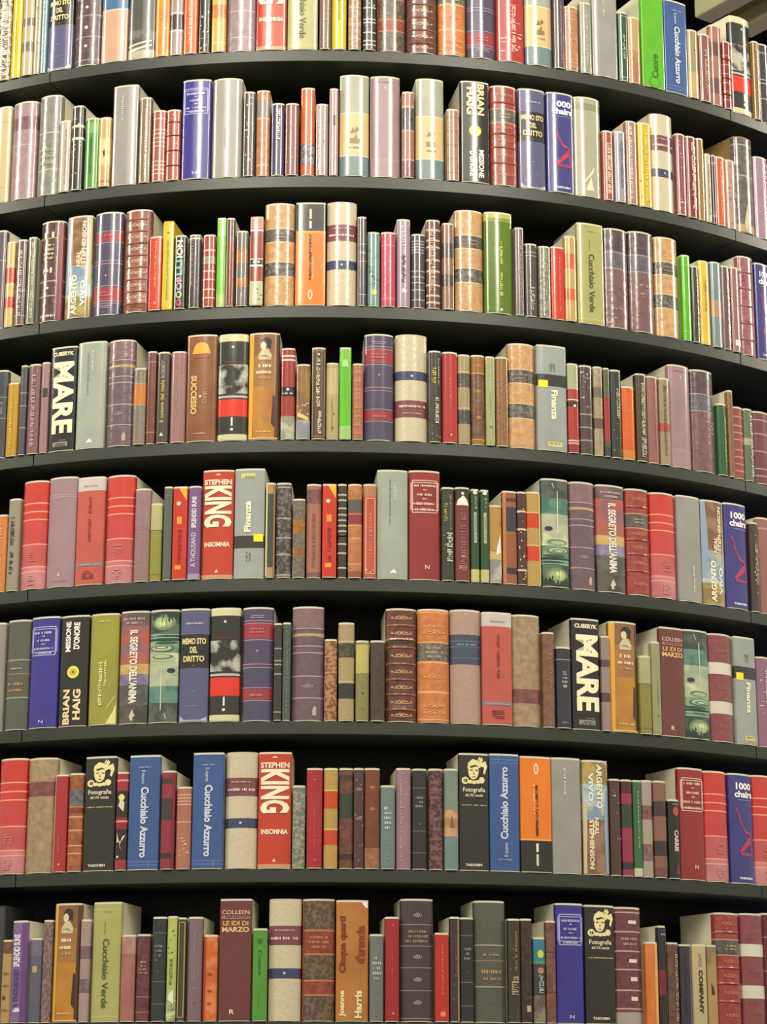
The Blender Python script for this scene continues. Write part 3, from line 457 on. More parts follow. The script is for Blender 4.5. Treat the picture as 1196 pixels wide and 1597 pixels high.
ROWS.append('''
-16 3 360 wide dark mauve book at frame edge|dark mauve edge book|605460|Z:.2 L:a098a0:.7:.005
5 18 377 cream book with two orange red blocks|cream and orange red book|ccac64|B:.52:.7:cc5030:p B:.22:.35:cc4830:p L:e0c890:.5,.72:.006
21 37 374 mauve brown book with white script|mauve scripted book|685050|V:c8bcb4:.1:.92:-.3:.4 L:b0a49c:.1,.4:.005
39 52 370 thin green and cream striped book|thin green striped book|6c7460|V:d0c498:.05:.95:.2:.6 V:3c3448:.05:.95:-.9:-.6
56 93 345 wide dark maroon book with pale lettering|dark maroon lettered book|5e3c3a|K:l L:bc9490:.84,.4,.25:.006 P:7c3038:.55,0,1,0,1,.98,.55,.98 H:d4c8a0:.62:.8:4:-.6:.5 H:d8cca8:.84:.95:1:-.5:.3 C:e0c8c0:.33:-.1:.1 H:d8cca8:.48:.58:1:-.5:.3 H:d8cca8:.03:.08:1:-.6:.6
99 138 337 =argento
141 185 331 =purpleband !
190 231 327 wide pinkish brown leather book with gilt|pinkish brown leather book|965c48|K:l R:a87060:.92,.8,.68,.56,.44,.32,.2,.08 Y:c8a084:.86,.74,.62,.5,.38,.26,.14:.6 P:7c4040:.78,0,1,0,1,1,.78,1
232 250 369 narrow orange red book with cream title|orange red titled book|cc3c24|Z:.06 V:f0a880:.3:.95:-.1:.2 C:e88c6c:.09:.1:.3
252 268 345 thin yellow book with yellow side|thin yellow book|d0bc34|E:c8b040 Z:.05 V:a89428:.1:.8:-.15:.15 C:8c7c24:.88:0:.25
270 288 367 black book with multicoloured letters|multicoloured letter book|2c2824|T:e0d8b4:.7:.95:-.5:.5:U:ION T:7cb0a0:.45:.67:-.5:.5:U:LLI T:b89cc0:.24:.43:-.5:.5:U:OP T:d03c60:.03:.12:-.4:.4:U:D T:a8c890:.13:.23:-.5:.5:U:O
293 311 366 charcoal book with pink edge|charcoal pink edged book|403a3c|V:b88888:.3:.95:-.5:-.2 S:b05c50:.05:.5:7 L:c8c4bc:.97:.012
315 334 366 brick red book with white bars|brick red barred book|9c4038|L:e0b898:.12,.24,.38,.5,.62,.7,.8:.009 B:.62:.7:90907c:p
337 350 340 vivid lime green book with pale foot|lime green book|5cbc0c|Z:.06 B:0:.13:98b868:p B:.8:1:84c450:p C:3c8010:.93:0:.2
351 364 340 thin wine red book with dark top|thin wine red book|7c342c|B:.78:1:544840:p V:a06050:.1:.7:-.1:.1
367 385 360 grey book with orange stripes|grey orange striped book|706860|B:.58:.76:b07044:p B:.25:.37:b07048:p S:54504c:.05:.95:6
389 409 338 red and white book with black oval|red and white book|942c1c|E:c8bc98 Z:.08 B:0:.27:bcbc98:p B:.88:1:c08878:p L:ecdcc8:.86,.52,.45:.01 B:.46:.52:201c1c:x S:4c4c38:.02:.2:5 T:f0e8e0:.475:.505:-.5:.5:H:IN
411 458 317 =tanband
460 507 316 =orangeblack
509 556 315 =creamband
557 571 338 narrow dark mauve ruled book|narrow dark mauve book|4a4044|L:a4949c:.7,.6,.5,.12:.005 P:80747c:-1,0,-.7,0,-.7,1,-1,1
573 592 362 teal book with black and yellow print|teal and yellow book|68908c|S:38383c:.35:.8:16 O:d8c828:.18:.1:.04:.4 S:b87840:.25:.32:3
594 617 362 narrow raspberry pink book|raspberry pink book|c0445c|L:dc8c90:.84,.1:.005 V:dc8090:.3:.7:-.1:.1
619 640 342 lilac book with dark lettering|lilac book, dark lettering|a08898|V:58405c:.28:.6:-.3:.3 V:d0c4cc:.7:.95:-.3:.3 P:ece0e8:-.3,.16,.4,.16,.4,.19,-.1,.21
642 663 365 slate book with dense pale rules|slate ruled book|403c44|L:b0a8a8:.92,.88,.84,.8,.76,.5,.42,.34,.24,.1:.006
665 687 343 brown and pink chequered book|chequered brown book|5c3e38|L:d0a898:.9,.78,.7,.55,.42,.26,.14,.06:.011 V:c8a088:.2:.9:-.5:.2
690 708 348 brown book with dark square bands|brown square banded book|8c6454|B:.6:.78:4c3c38:p B:.26:.4:4c3c38:p
711 755 328 =tanband
757 801 331 =leafgreen
804 818 355 narrow grey mauve book|narrow grey mauve book|74686a|V:b49c9c:.1:.9:.0:.4
820 839 380 black and grey book with script|black and grey scripted book|4a4644|V:b8b094:.08:.4:-.3:.4 L:a09888:.9,.85:.006
841 859 384 grey green speckled book|grey green speckled book|6c7060|K:m:8c8c78 S:b4b49c:.05:.95:12
861 881 385 narrow tomato red book|tomato red book|c83424|Z:.1 V:e07c68:.1:.9:.1:.3
882 900 368 cream book with two orange blocks|cream book, orange blocks|c49c58|B:.62:.8:cc6030:p B:.24:.38:cc6434:p
903 944 349 =verde
946 984 357 =mauveleather
986 1025 362 =mauveleather
1027 1063 371 =tanband
1067 1080 398 thin vivid green book with rounded spine|thin vivid green book|58b010|L:84c84c:.9,.1:.004
1081 1092 415 thin black and cream book|thin black cream book|3c3838|V:c8b894:.1:.9:.1:.6
1094 1110 407 yellow book with orange edge|yellow orange edged book|d0ac24|K:p:dcc048 V:b88818:.4:.8:-.2:.2
1112 1128 409 slate blue book with tan label|slate blue book|74888c|B:.35:.55:b08c6c:p
1129 1142 415 dark rose book with white stripes|dark rose book|6c4c4c|V:d4bcb4:.05:.95:-.1:.4
1143 1156 417 dusty rose book with white tag|dusty rose tagged book|946c68|V:c8a49c:.2:.9:-.2:.1 Q:ecdcd0:.06:.13:-.6:.6
1158 1182 401 wide rose leather book with raised bands|rose leather book|8c4c50|K:l:a06c6c R:a87c7c:.85,.68,.5,.32,.15 S:50303c:.1:.9:7
1184 1206 412 =chairs
''')
ROWS.append('''
-18 6 578 wide dark blue grey book at frame edge|dark blue grey edge book|40424c|Z:.2 L:7c808c:.7,.45:.005 V:7c808c:.5:.65:.2:.6
8 25 597 narrow ochre yellow book|ochre yellow book|bc8c24|V:d8b454:.1:.9:-.2:.2
28 38 570 thin slate book with pale rules|thin slate book|484a54|L:8c94a0:.55,.7,.3:.005
40 58 568 mauve book with rose lettering|mauve book, rose lettering|7c565c|V:c0989c:.05:.9:-.2:.4
60 72 565 thin pink book with black tag|thin pink book|9c747c|Q:34302c:.62:.72:-.5:.8 V:b8949c:.1:.5:.0:.2
74 114 541 =mare
116 160 533 =palegrey
163 204 530 =mauveline
206 225 574 grey book with vivid orange block|grey book, orange block|746a58|K:c:84786a B:.53:.8:c47830:p L:a89878:.52,.81:.005
226 240 548 thin brick brown book|thin brick brown book|743e38|S:a8685c:.05:.95:12 L:a87060:.9,.12:.006
242 261 549 dark brown book with yellow lettering|dark brown book, yellow lettering|4a4038|T:c8b05c:.22:.7:-.3:.3:u:Il_colore_del_melo V:a0988c:.72:.93:-.2:.3 P:e0dcd0:-.3,.07,.3,.07,0,.11
264 287 548 narrow plain dusty pink book|dusty pink book|98706c|V:b08c84:.3:.9:-.2:.0 B:.86:1:9c6c70:p
288 335 522 =success
338 384 521 =exclaim
386 434 519 =golden
437 459 543 red book with white title and sketch|red book with sketch|98302c|E:d8d0c0 B:0:.25:b4b49c:i:8c8c78 B:.47:.58:201c20:p H:e8dcd4:.495:.525:1:-.7:.7 L:e0ccc0:.93,.885:.01 C:e8dcd4:.55:0:.2
461 483 568 brown and white illustrated book|brown illustrated book|7c5c3c|K:i:94703c B:0:.25:84868c:i:a8a8a4 S:d0c8b0:.2:.6:10 P:d8c084:-.8,.3,.7,.24,.8,.28,-.7,.36
485 507 542 dark brown book with cream title|dark brown cream title book|54442f|V:d8c8a0:.35:.9:-.3:.2 V:d0c4b0:.05:.3:-.1:.4 F:84745c:.02:.98:-.8:.8 C:e0d8c0:.94:0:.16
508 528 566 cream book with mottled label|cream mottled label book|b0a070|B:.6:.95:bcac7c:p C:7c7c4c:.33:.2:.2 C:9c5844:.14:.1:.2 V:8c8454:.1:.55:-.2:.0
529 547 542 vivid lime green book with notched top|vivid lime green book|60b81c|Z:.1 B:0:.14:98c470:p B:.86:1:78c03c:p P:a8d884:-.6,.8,.6,.8,.3,.88,-.4,.88
549 566 567 narrow terracotta book with gilt|narrow terracotta book|a05c44|K:l:b47054 Y:c89070:.9,.78,.66,.54,.42,.3,.18,.07:.6
568 614 521 =purpleband
617 667 522 =creamband !
669 688 547 black book with olive and white lettering|black olive lettered book|38362c|V:b4a438:.65:.85:-.5:.1 V:c8c8b0:.2:.5:.0:.5 V:a8a898:.62:.95:.4:.6 S:807c5c:.02:.3:6
690 714 549 plain scarlet book|plain scarlet book|ac2c2c|V:d86c60:.4:.85:-.1:.1 C:f0c0a8:.08:.1:.12
715 734 553 cream book with two dark blocks|cream book, dark blocks|a0916c|B:.64:.8:4a4440:m:5c5850 B:.22:.38:3c3c3c:m:58544c L:c8b48c:.82,.4:.006
736 757 554 tan book with brown centre panel|tan book, brown panel|94642c|B:.06:.8:80563c:l Y:c89c5c:.9,.6,.3:.3 L:c89858:.81,.05:.006
758 772 556 thin pale green book|thin pale green book|9ca474|C:6c7c44:.2:0:.3 V:84905c:.3:.6:-.2:.0
774 793 557 brown book with copper edge|brown copper edged book|7e573a|K:l:94683c B:.8:.97:906838:p V:a87c4c:.1:.75:.0:.3
795 837 536 =tanband
839 885 539 =finanza !
887 904 567 cream and red book with black square|cream and red book|a8302c|B:.72:1:a4a884:p B:.52:.58:24201c:p C:e8dcd4:.53:.1:.25 L:d8ccbc:.6,.13,.1:.006 B:0:.08:84302c:p
906 926 570 dark mauve book with white flecks|dark mauve flecked book|4c3c40|S:b8a8a0:.4:.95:14 L:a08c88:.45,.3,.15:.007
928 942 572 narrow cream mottled book|narrow cream mottled book|a49474|K:l:8c7c60 B:.3:.42:5c4c44:p B:.66:.78:6c6454:p
943 952 574 thin olive book with red block|thin olive book|54563c|B:.16:.68:98302c:p B:0:.1:34383c:p
954 971 577 blackish green book with white letters|blackish green book|26302c|V:a8b094:.45:.8:-.1:.5 S:7c8044:.05:.4:7
972 992 603 bright orange book with worn edges|bright orange book|d4601c|B:.0:.12:cc7c34:p S:e88844:.2:.8:7
994 1011 583 dark brown book with cream script|dark brown scripted book|44382c|V:d0c094:.3:.92:-.2:.3 V:b4ac94:.04:.28:-.3:.5
1012 1030 587 plain rosewood book|plain rosewood book|905e58|V:a87c70:.05:.95:.2:.4
1031 1047 590 cream book with small red block|cream book, red block|988868|B:.38:.48:b44034:p V:6c5c44:.1:.95:-.4:.0
1048 1081 570 =pinkmauve !
1084 1120 578 =mauveleather
1122 1137 630 narrow forest green book|narrow forest green book|2c5834|V:a4b88c:.1:.85:.1:.35
1138 1146 609 thin orange and grey book|thin orange grey book|8c6440|V:70706c:.05:.95:-.1:.5
1147 1163 635 brick red book with pale scallops|brick red scalloped book|90483c|L:c4887c:.1,.2,.3,.4,.55,.65,.75,.88:.008
1164 1178 638 green and ivory book|green ivory book|5c7054|V:c8c8b0:.05:.95:.0:.6 B:.5:.6:a8a88c:p
1180 1206 643 maroon book ruled with white|maroon ruled book|703c40|L:b89890:.9,.7,.45,.2,.1:.007
''')
ROWS.append('''
-12 6 803 narrow pale orange book at frame edge|pale orange edge book|cc7c40|V:e0a070:.1:.9:-.1:.4
8 26 778 grey book with two charcoal words|grey book, charcoal words|94897a|V:3c3834:.5:.82:-.3:.3 V:3c3834:.18:.44:-.3:.3
28 67 750 =redtier
69 113 744 =pinkmauve
115 158 744 =redwhite
160 204 741 =redtier
207 231 762 narrow mauve pink book|narrow mauve pink book|907070|B:.6:1:98787c:p V:a88c8c:.2:.9:-.1:.1
232 250 785 pale olive book with green lower half|pale olive book|b4b07c|B:0:.66:8c8c34:c L:5c6024:.66,.07:.006
253 266 759 thin plain slate grey book|thin slate grey book|585e5c|V:747874:.1:.9:-.2:.0
268 290 759 red book with yellow corner and squares|red book, yellow corner|c4301a|Z:.06 P:e4b030:-.2,1,.9,1,.9,.86 Q:e4942c:.6:.68:-.4:.3 C:f0d8c0:.83:-.2:.3 V:901c14:.17:.55:-.2:.3 Q:e89828:.1:.145:-.6:.3
291 311 758 purple book with vertical white title|purple titled book|785888|T:e0d8e0:.55:.9:-.35:.35:U:SPLENDID_SUNS T:d8ccd4:.12:.5:-.35:.35:u:A_THOUSAND B:0:.05:a08cac:p
313 362 733 =king
364 411 731 =finanza
413 428 753 cream edged book with dark green centre|cream edged green book|a88c60|B:.1:.9:3c4436:p P:c8bc90:-1,0,-.55,0,-.55,1,-1,1 P:946c4c:.6,0,1,0,1,1,.6,1
429 453 753 charcoal book crowded with grey ornament|charcoal ornament book|3c3838|K:m:6c6460 L:a49c94:.97,.63,.42,.24,.02:.008 S:8c8480:.4:.95:14
455 475 778 grey book with two orange bands|grey orange banded book|645a4c|K:m:787060 B:.56:.75:ac7030:l B:.26:.38:9c6c3c:l
477 500 755 pinkish tan book with faded title|pinkish tan book, faded title|a06c58|B:.8:.96:80544c:l B:0:.05:78544c:p V:8c5848:.1:.7:-.2:.2
502 524 755 =n_redyellow
526 540 755 black book with white serrated rules|black serrated book|38342c|L:b8b0a0:.9,.84,.75,.68,.62,.56,.5,.36,.26,.1:.009 R:24201c:.45
542 564 755 orange tan book with grey and crimson|orange tan book|a8683c|K:l:bc7c50 B:.7:.85:5c5450:p B:.58:.68:8c3038:p B:.0:.06:8c5034:p L:d09870:.56,.42,.14:.006
566 587 755 coral book with framed spine|coral framed book|b8503f|F:e0a088:.04:.86:-.6:.7 B:.88:1:b4785c:p V:d8847c:.2:.7:-.1:.2 S:d8c0a0:.02:.1:4
588 636 733 =palegrey
638 687 734 =redframe
689 709 760 dark olive book with yellow and white title|dark olive book|34382c|V:9c9438:.64:.84:-.6:-.1 V:c0c0a0:.2:.52:-.2:.6 V:8c9478:.55:.95:.2:.45 S:98884c:.25:.5:6
710 733 760 brown red book with white peak|brown red book|74342c|B:.86:1:302824:p P:ece4dc:-.8,.82,.8,.82,.6,.88,.1,.93,-.6,.88 C:e8dcd0:.95:0:.2 V:94605c:.1:.75:-.3:.4 Q:e0b090:.24:.27:-.2:.3 Q:b0784c:.12:.16:-.5:.5
735 748 763 =n_green
750 763 764 =n_green
764 783 788 ochre book with white bird print|ochre bird book|94682c|K:i:b08440 B:0:.3:888680:i:b8b4ac B:.3:.42:c8a864:i:54442c P:e8e4dc:.0,.35,.8,.4,.7,.66,.4,.55,.1,.45
785 807 766 copper brown book with black band|copper book, black band|94583a|Z:.12 B:.57:.84:34343c:p B:.1:.17:382c2c:p L:483028:.92:.02 P:b87444:-1,0,-.55,0,-.55,1,-1,1
808 822 767 dark red brown book with white marks|dark red brown book|4c2c28|S:dcc8b0:.05:.95:18 L:d8c0a8:.8,.6,.15:.01
823 845 767 cream book with two bright red blocks|cream book, bright red blocks|b8944c|K:c B:.62:.78:cc3c20:p B:.26:.42:cc3c24:p L:d8bc7c:.79,.43:.005 P:e0cc90:.7,0,1,0,1,1,.7,1
847 889 747 =water
892 932 752 =mauveline
934 978 757 =segreto
981 1018 763 =redleather
1020 1059 769 =redtier
1061 1097 774 =plaingrey
1099 1134 781 =argento
1136 1171 786 =chairs
1174 1187 815 dark brown book with cream marks|dark brown marked book|443430|S:c8b8a0:.1:.95:12 V:b09c8c:.3:.8:-.2:.5
1188 1208 808 brownish pink book at frame edge|brownish pink edge book|94645c|L:b88c80:.9:.01
''')
ROWS.append('''
-30 1 972 wide pale grey book at frame edge|pale grey edge book|8c8880|Z:.15 V:b0aca4:.4:.7:-.1:.1
3 40 967 =greyline
42 86 962 =blueframe
89 133 960 =haig
136 180 957 =olive
183 228 953 =segreto
230 275 951 =water !
277 323 949 =violet
325 372 948 =exclaim
375 424 947 =purpleband
426 438 972 thin charcoal book with pale dashes|thin charcoal book|34322f|L:a0988c:.75,.62,.58,.48,.08:.006
439 452 971 thin grey green spine|thin grey green book|4e564e|V:6c746c:.05:.95:-.1:.3
454 504 946 =mauveline
505 525 997 brown book with carved gilt ornament|carved brown book|744a2c|K:m:b07c58 Y:c4946c:.9,.7,.5,.3,.12:.6 L:b8845c:.8,.6:.006
527 552 971 cream book with two dark bands|cream dark banded book|a8966c|K:c:948460 B:.65:.8:38342e:m:54503f B:.22:.38:2e2e30:p L:ccb88c:.82,.4:.005
554 575 999 olive khaki book with pale label|olive khaki book|84804c|K:c B:.6:.97:b8ac64:p C:504c2c:.34:.1:.16 C:a04c34:.14:.1:.2
577 600 999 plain dark brown book|plain dark brown book|3c322c|K:l:4a3e34 V:544840:.1:.9:.2:.4
602 650 949 =ornate
652 702 950 =orangeleather
704 752 951 =tanblue
753 800 955 =redwhite
801 846 959 =beige
848 867 986 mottled brown book|mottled brown book|6c4a38|K:l:84604c Y:94705c:.9,.5,.1:.4 V:94745c:.3:.8:-.1:.3
869 892 1009 dark navy book with white title|dark navy book|2c2c38|H:c0bcc0:.66:.72:2:-.4:.4 L:8c8ca0:.86:.006 O:a8946c:.52:.0:.02:.3 H:a8a4a8:.05:.075:1:-.4:.4 H:a8a8b0:.56:.66:2:-.4:.4
894 938 965 =mare
939 952 992 pinkish grey book with plum bands|pinkish grey book|94807c|B:.68:.76:544048:p B:.3:.4:543c44:p
954 998 970 =golden
999 1017 1023 pale olive book with khaki lower part|khaki based pale book|a8a87c|B:0:.65:8a8240:c L:5c5c2c:.65,.06:.006
1018 1032 1001 thin pale sage book|thin pale sage book|94946c|C:545c34:.2:.1:.2 V:78785c:.3:.6:-.1:.1
1033 1070 979 =colleen
1071 1110 983 =water
1112 1149 989 =maroonwhite
1151 1183 994 =finanza !
1186 1208 1025 lilac book with pink scribbles|lilac scribbled book|8c647c|S:d0b0c4:.1:.9:12 V:d0b8c8:.5:.9:-.1:.4
''')
ROWS.append('''
-10 33 1183 =redtier
35 80 1182 =beige !
81 101 1208 narrow crimson book with tiny title|narrow crimson book|a62c34|V:c4605c:.15:.4:-.1:.1 C:e0a098:.07:.1:.15 P:c88c78:-1,0,-.7,0,-.7,1,-1,1
103 125 1206 orange tan book with grey blue label|grey label orange book|a8643c|K:l B:.68:.84:6c6c70:m:50505c L:d8a07c:.66,.56,.42,.26,.18:.006 B:.6:.66:8c3c30:l
128 176 1180 =foto
178 196 1204 black and crimson book with cream figures|black and crimson book|2c2422|B:.82:1:9c2c34:p B:.42:.54:8c2428:p B:0:.1:94303c:p L:dc8c88:.5,.93:.01 O:e4d890:.75:.0:.035:.5 P:d8d0a8:-.5,.66,.4,.6,.5,.7,-.2,.74 P:dcd09c:-.6,.28,.3,.3,.8,.36,.3,.34,-.1,.24,.2,.2,-.1,.26,-.6,.38 C:e4dcd0:.13:-.4:.2
198 246 1178 =azzurro
249 271 1202 crimson book with dark blocks|crimson dark block book|8c2c3a|B:.5:.73:3c3430:p B:.88:.94:44302c:p B:.1:.16:3c2428:p P:742028:.6,0,1,0,1,1,.6,1
273 296 1227 pinkish tan book with white figures|pinkish tan figured book|a86c58|L:d8a890:.92,.88,.84,.8,.58:.006 S:e0bca4:.15:.5:10
298 346 1174 =azzurro
349 399 1173 =creamband
401 453 1173 =king
455 475 1225 grey green patterned book|grey green patterned book|6c7060|K:m:909480 S:b4b8a4:.05:.95:12
477 502 1198 plain bright crimson book|bright crimson book|a42630|V:c85050:.2:.7:-.1:.1 C:d88078:.08:.1:.1 C:d07870:.9:0:.1
504 526 1198 straw book with two orange red blocks|straw book, orange red blocks|b89450|K:c B:.6:.78:c44424:p B:.23:.38:c04424:p L:dcc080:.79,.39:.005
528 550 1198 brown book with dark green block|brown book, green block|744538|K:l B:.5:.76:2e3c2e:p L:44302c:.92:.03 B:.08:.14:3c2420:p
551 567 1198 narrow dark mauve gilt book|dark mauve gilt book|4c3438|S:a88070:.05:.95:12 Y:a07c70:.5,.8:.5
568 592 1198 chestnut book with copper foot|chestnut book, copper foot|744024|K:l:64382c B:0:.2:a0704c:l Y:c0885c:.82,.6,.1:.3
593 616 1225 blue grey book with white stacked words|blue grey book, stacked words|6c7a7c|H:c0c8c4:.48:.78:5:-.6:.6 V:8c9898:.1:.4:-.1:.1
618 641 1198 pale mauve book with rough top|pale mauve book, rough top|947480|S:b898a0:.5:.97:9 V:b89ca4:.05:.9:-.5:-.3
643 666 1199 near black book with grey rules|near black ruled book|2a272c|L:68606c:.82,.38,.16:.004 H:8c8494:.62:.75:3:-.6:.6 C:847c84:.45:0:.1
669 691 1199 dark wine book with scroll pattern|dark wine scroll book|43262c|K:m:744c50 Y:8c6868:.88,.8,.72,.5,.4,.3,.2,.1:.6
693 715 1199 grey green book with peach picture|grey green picture book|78887c|B:.33:.6:c09c74:i:a87858 B:0:.33:6c8484:p P:8c5040:-.3,.42,.4,.42,.2,.5,.0,.54
717 763 1175 =foto
765 811 1176 =azzurro !
813 861 1180 =orangeblack !
863 909 1182 =plaingrey !
912 952 1186 =argento !
954 970 1215 dark brown book with faded flecks|dark brown flecked book|4c342e|S:94786c:.05:.95:10 C:b8a89c:.84:-.2:.2
972 989 1216 crimson and dark green book|crimson green book|94304e|B:.5:.76:343c34:p B:.87:1:4c2028:p B:.06:.14:2c2c38:p
990 1003 1217 leaf green book with white foot|leaf green book|34643c|B:0:.08:b8c4a8:p V:a0b090:.3:.9:-.2:.1
1004 1020 1217 cream book with rose brown bands|cream rose banded book|a4988c|B:.6:.75:845850:l B:.16:.34:8c6860:l
1022 1042 1218 tan book with dark brown bands|tan dark banded book|805c48|B:.64:.8:402e30:p B:.22:.38:3c2c30:p B:.0:.1:6c4844:p
1044 1062 1247 short black book reading Carrie|short black Carrie book|22201e|T:dcc0bc:.34:.62:-.2:.5:D:CARRIE O:b04c38:.87:.2:.06:.5 P:703048:.0,.04,.6,.06,.4,.2,.1,.16 H:d0c8c0:.955:.975:1:-.4:.6
1064 1103 1198 =redframe
1105 1142 1203 =redtier
1144 1180 1207 =chairs
1182 1215 1210 =redtier
''')
ROWS.append('''
-34 -1 1413 wide charcoal book at left frame edge|charcoal edge book|3c3c3e|Z:.1 E:34383c V:a0948c:.3:.9:.3:.6
-2 15 1466 short tan book with brown ornament|short tan book|b08c58|B:.85:1:7c5430:l C:6c2c28:.3:-.2:.4 Y:8c6440:.15,.6,.45:.6
16 38 1436 lilac purple book with white block title|lilac purple book|7c6490|Z:.08 T:e4dce8:.55:.88:-.7:.2:U:SPLENDID_SUNS P:dcd4dc:-.6,.1,.5,.1,.5,.12,.0,.16 T:584070:.14:.53:-.65:.15:U:A_THOUSAND P:68407c:.4,0,1,0,1,1,.4,1
41 61 1463 slate violet book with gilt square|slate violet book|5c5c6c|Q:b89c68:.6:.68:-.3:.4 B:.8:1:6c687c:p
63 77 1435 mauve book with rubbed pattern|mauve rubbed book|6c5454|K:m:88706c S:a07c6c:.05:.4:5
79 120 1409 =golden
122 137 1434 pinkish grey book with mauve marks|pinkish grey marked book|a08c84|B:.62:.75:745c64:p B:.28:.42:6c545c:i:8c7c80
140 184 1407 =verde
186 208 1458 salmon pink book with scuffed top|salmon pink book|a8746a|K:p:94584e B:.8:1:b08c7c:i:a07868
210 231 1457 wine red book with faint gold title|wine red book|6c3c40|K:l H:a88878:.55:.72:4:-.5:.7 L:a0705c:.28,.1:.006
234 256 1430 blackish blue book with faint rules|blackish blue book|2e3238|L:60605f:.86,.38,.16:.004 H:807c7c:.58:.76:4:-.6:.7 B:.88:1:34363c:l C:6c6c74:.48:0:.1
258 273 1429 pale lime book with black motifs|pale lime book|b0b868|S:3c4420:.6:.9:8 V:5c6c34:.35:.6:-.3:.3 B:0:.2:5c6434:i:c8cc94 P:e0e4c0:-.6,.2,.6,.16,.5,.3,-.4,.26
275 287 1431 dark grey book with gilt border|gilt bordered grey book|3c4038|F:a88c50:.03:.97:-.7:.7
290 313 1430 plain dusty mauve book|plain dusty mauve book|7c646c|V:94808c:.3:.9:-.1:.1 C:543c48:.17:.1:.1
315 337 1458 orange red book with darker marks|orange red marked book|c4602c|K:i:d8804c Y:9c4424:.55,.35,.2:.3 P:ac3828:-1,0,-.6,0,-.6,1,-1,1
340 390 1402 =colleen
393 415 1448 leaf green book with dark lettering|leaf green lettered book|529034|Z:.08 C:346c24:.88:0:.4 T:2c5c20:.5:.78:-.2:.3:d:Cuore V:44802c:.12:.3:-.2:.0
417 468 1402 =creamband
470 521 1402 =redlabel
523 574 1404 =copper
576 598 1457 steel grey book with white stacked title|steel grey book|6c7070|H:b8b8b4:.48:.78:5:-.6:.6 V:7c8080:.05:.4:-.1:.1
600 623 1430 plain dark scarlet book|dark scarlet book|9c2428|V:c4504c:.3:.7:-.1:.05 C:e0a08c:.07:.1:.12 C:d08070:.94:.1:.1
625 677 1402 =plum
679 700 1455 short bright red book|short bright red book|b82c20|Z:.08 V:dc7058:.3:.9:-.1:.15 C:e08868:.08:.1:.4
702 717 1430 dark book with purple and copper motif|dark purple copper book|3c2c30|S:94604c:.2:.8:7 S:684c7c:.1:.9:6 P:8c745c:.5,0,1,0,1,1,.5,1
718 740 1431 black book with faint white rules|black faintly ruled book|28282e|L:6c6870:.84,.38,.15:.004 H:8c8890:.6:.74:3:-.6:.6 C:6c6c74:.48:.1:.1
742 791 1405 =greyline
793 812 1433 blackish book with yellow and cream title|blackish yellow title book|38342a|V:98843c:.5:.9:.0:.35 V:b09c78:.25:.45:-.5:.5 V:68644c:.02:.15:.1:.4 S:84583c:.45:.8:5
813 831 1433 dark brown book with gilt square|dark brown gilt book|402e2c|K:l Q:c0a478:.1:.16:-.1:.6 S:64483c:.2:.8:6
833 852 1462 teal and yellow collage book|teal yellow collage book|3c3c40|B:.74:1:34788c:p O:c8cc3c:.82:.1:.05:.5 B:.7:.74:508c6c:p C:b87c60:.62:.1:.5 V:a8b8b8:.35:.6:-.2:.5 B:0:.32:84806c:i:5c5044
853 868 1436 dusty brown red book|dusty brown red book|644038|K:l:845848 L:54342c:.3,.7:.008
870 913 1409 =blueframe
915 961 1412 =foto
963 1006 1415 wide wine red book with white ornaments|wine red ornament book|603238|K:l:70424a L:c09c98:.97,.8,.63,.47,.29,.13:.006 H:b89088:.68:.77:2:-.7:.7 Q:e0d0bc:.87:.9:-.1:.5 Q:e0d0bc:.53:.56:-.1:.5 Q:e0d0bc:.37:.405:.0:.5 Q:e0d0bc:.2:.235:-.0:.5 B:0:.1:a4988c:p
1009 1028 1469 orange book with yellow right side|orange yellow book|c8682c|K:p:dc8844 P:e0a860:.3,0,1,0,1,1,.3,1
1030 1042 1444 thin black book with crimson block|thin black crimson book|28242a|B:.3:.56:742434:p H:a8a8a8:.92:.955:1:-.4:.6 P:544050:.6,.1,1,.1,1,1,.6,1
1044 1062 1470 brown book with worn gilt edge|worn gilt brown book|54382f|K:l:745240 V:a8907c:.05:.9:.1:.6
1064 1081 1473 dark plum grey book with blue edge|dark plum grey book|34303a|P:6c6c8c:.6,0,1,0,1,1,.6,1 V:3c3440:.1:.9:-.3:.1
1083 1104 1473 cream book with black word COMPANY|cream COMPANY book|bcac80|Z:.1 T:2c2824:.15:.7:-.3:.3:D:COMPANY V:a0906c:.75:.92:-.3:.2
1106 1121 1474 tan book with dark bird shape|tan bird shape book|ac8c5c|B:.75:1:8c7054:i:a08458 P:3c2018:-.5,.55,.0,.46,.1,.4,-.4,.38
1124 1162 1424 =redleather
1165 1200 1425 =maroonwhite
1201 1240 1425 wide dark red book at right frame edge|dark red edge book|6c2830|K:l L:a08080:.8,.5:.005
''')
W['n_redyellow'] = ('red book with yellow corner and orange squares', 'red and yellow book', 'c4301a', 'Z:.06 P:e4b030:-.2,1,.9,1,.9,.86 Q:e4942c:.6:.68:-.4:.3 C:f0d8c0:.83:-.2:.3 V:901c14:.17:.55:-.2:.3 Q:e89828:.1:.145:-.6:.3')
W['n_green'] = ('thin dark green book with pale title strip', 'thin dark green book', '264a2c', 'B:0:.13:c0bc80:p Q:b0b49c:.42:.76:-.3:.3 V:6c7c5c:.45:.75:-.15:.15 V:a8b094:.8:.94:-.1:.3 C:d8d4c8:.98:0:.5')

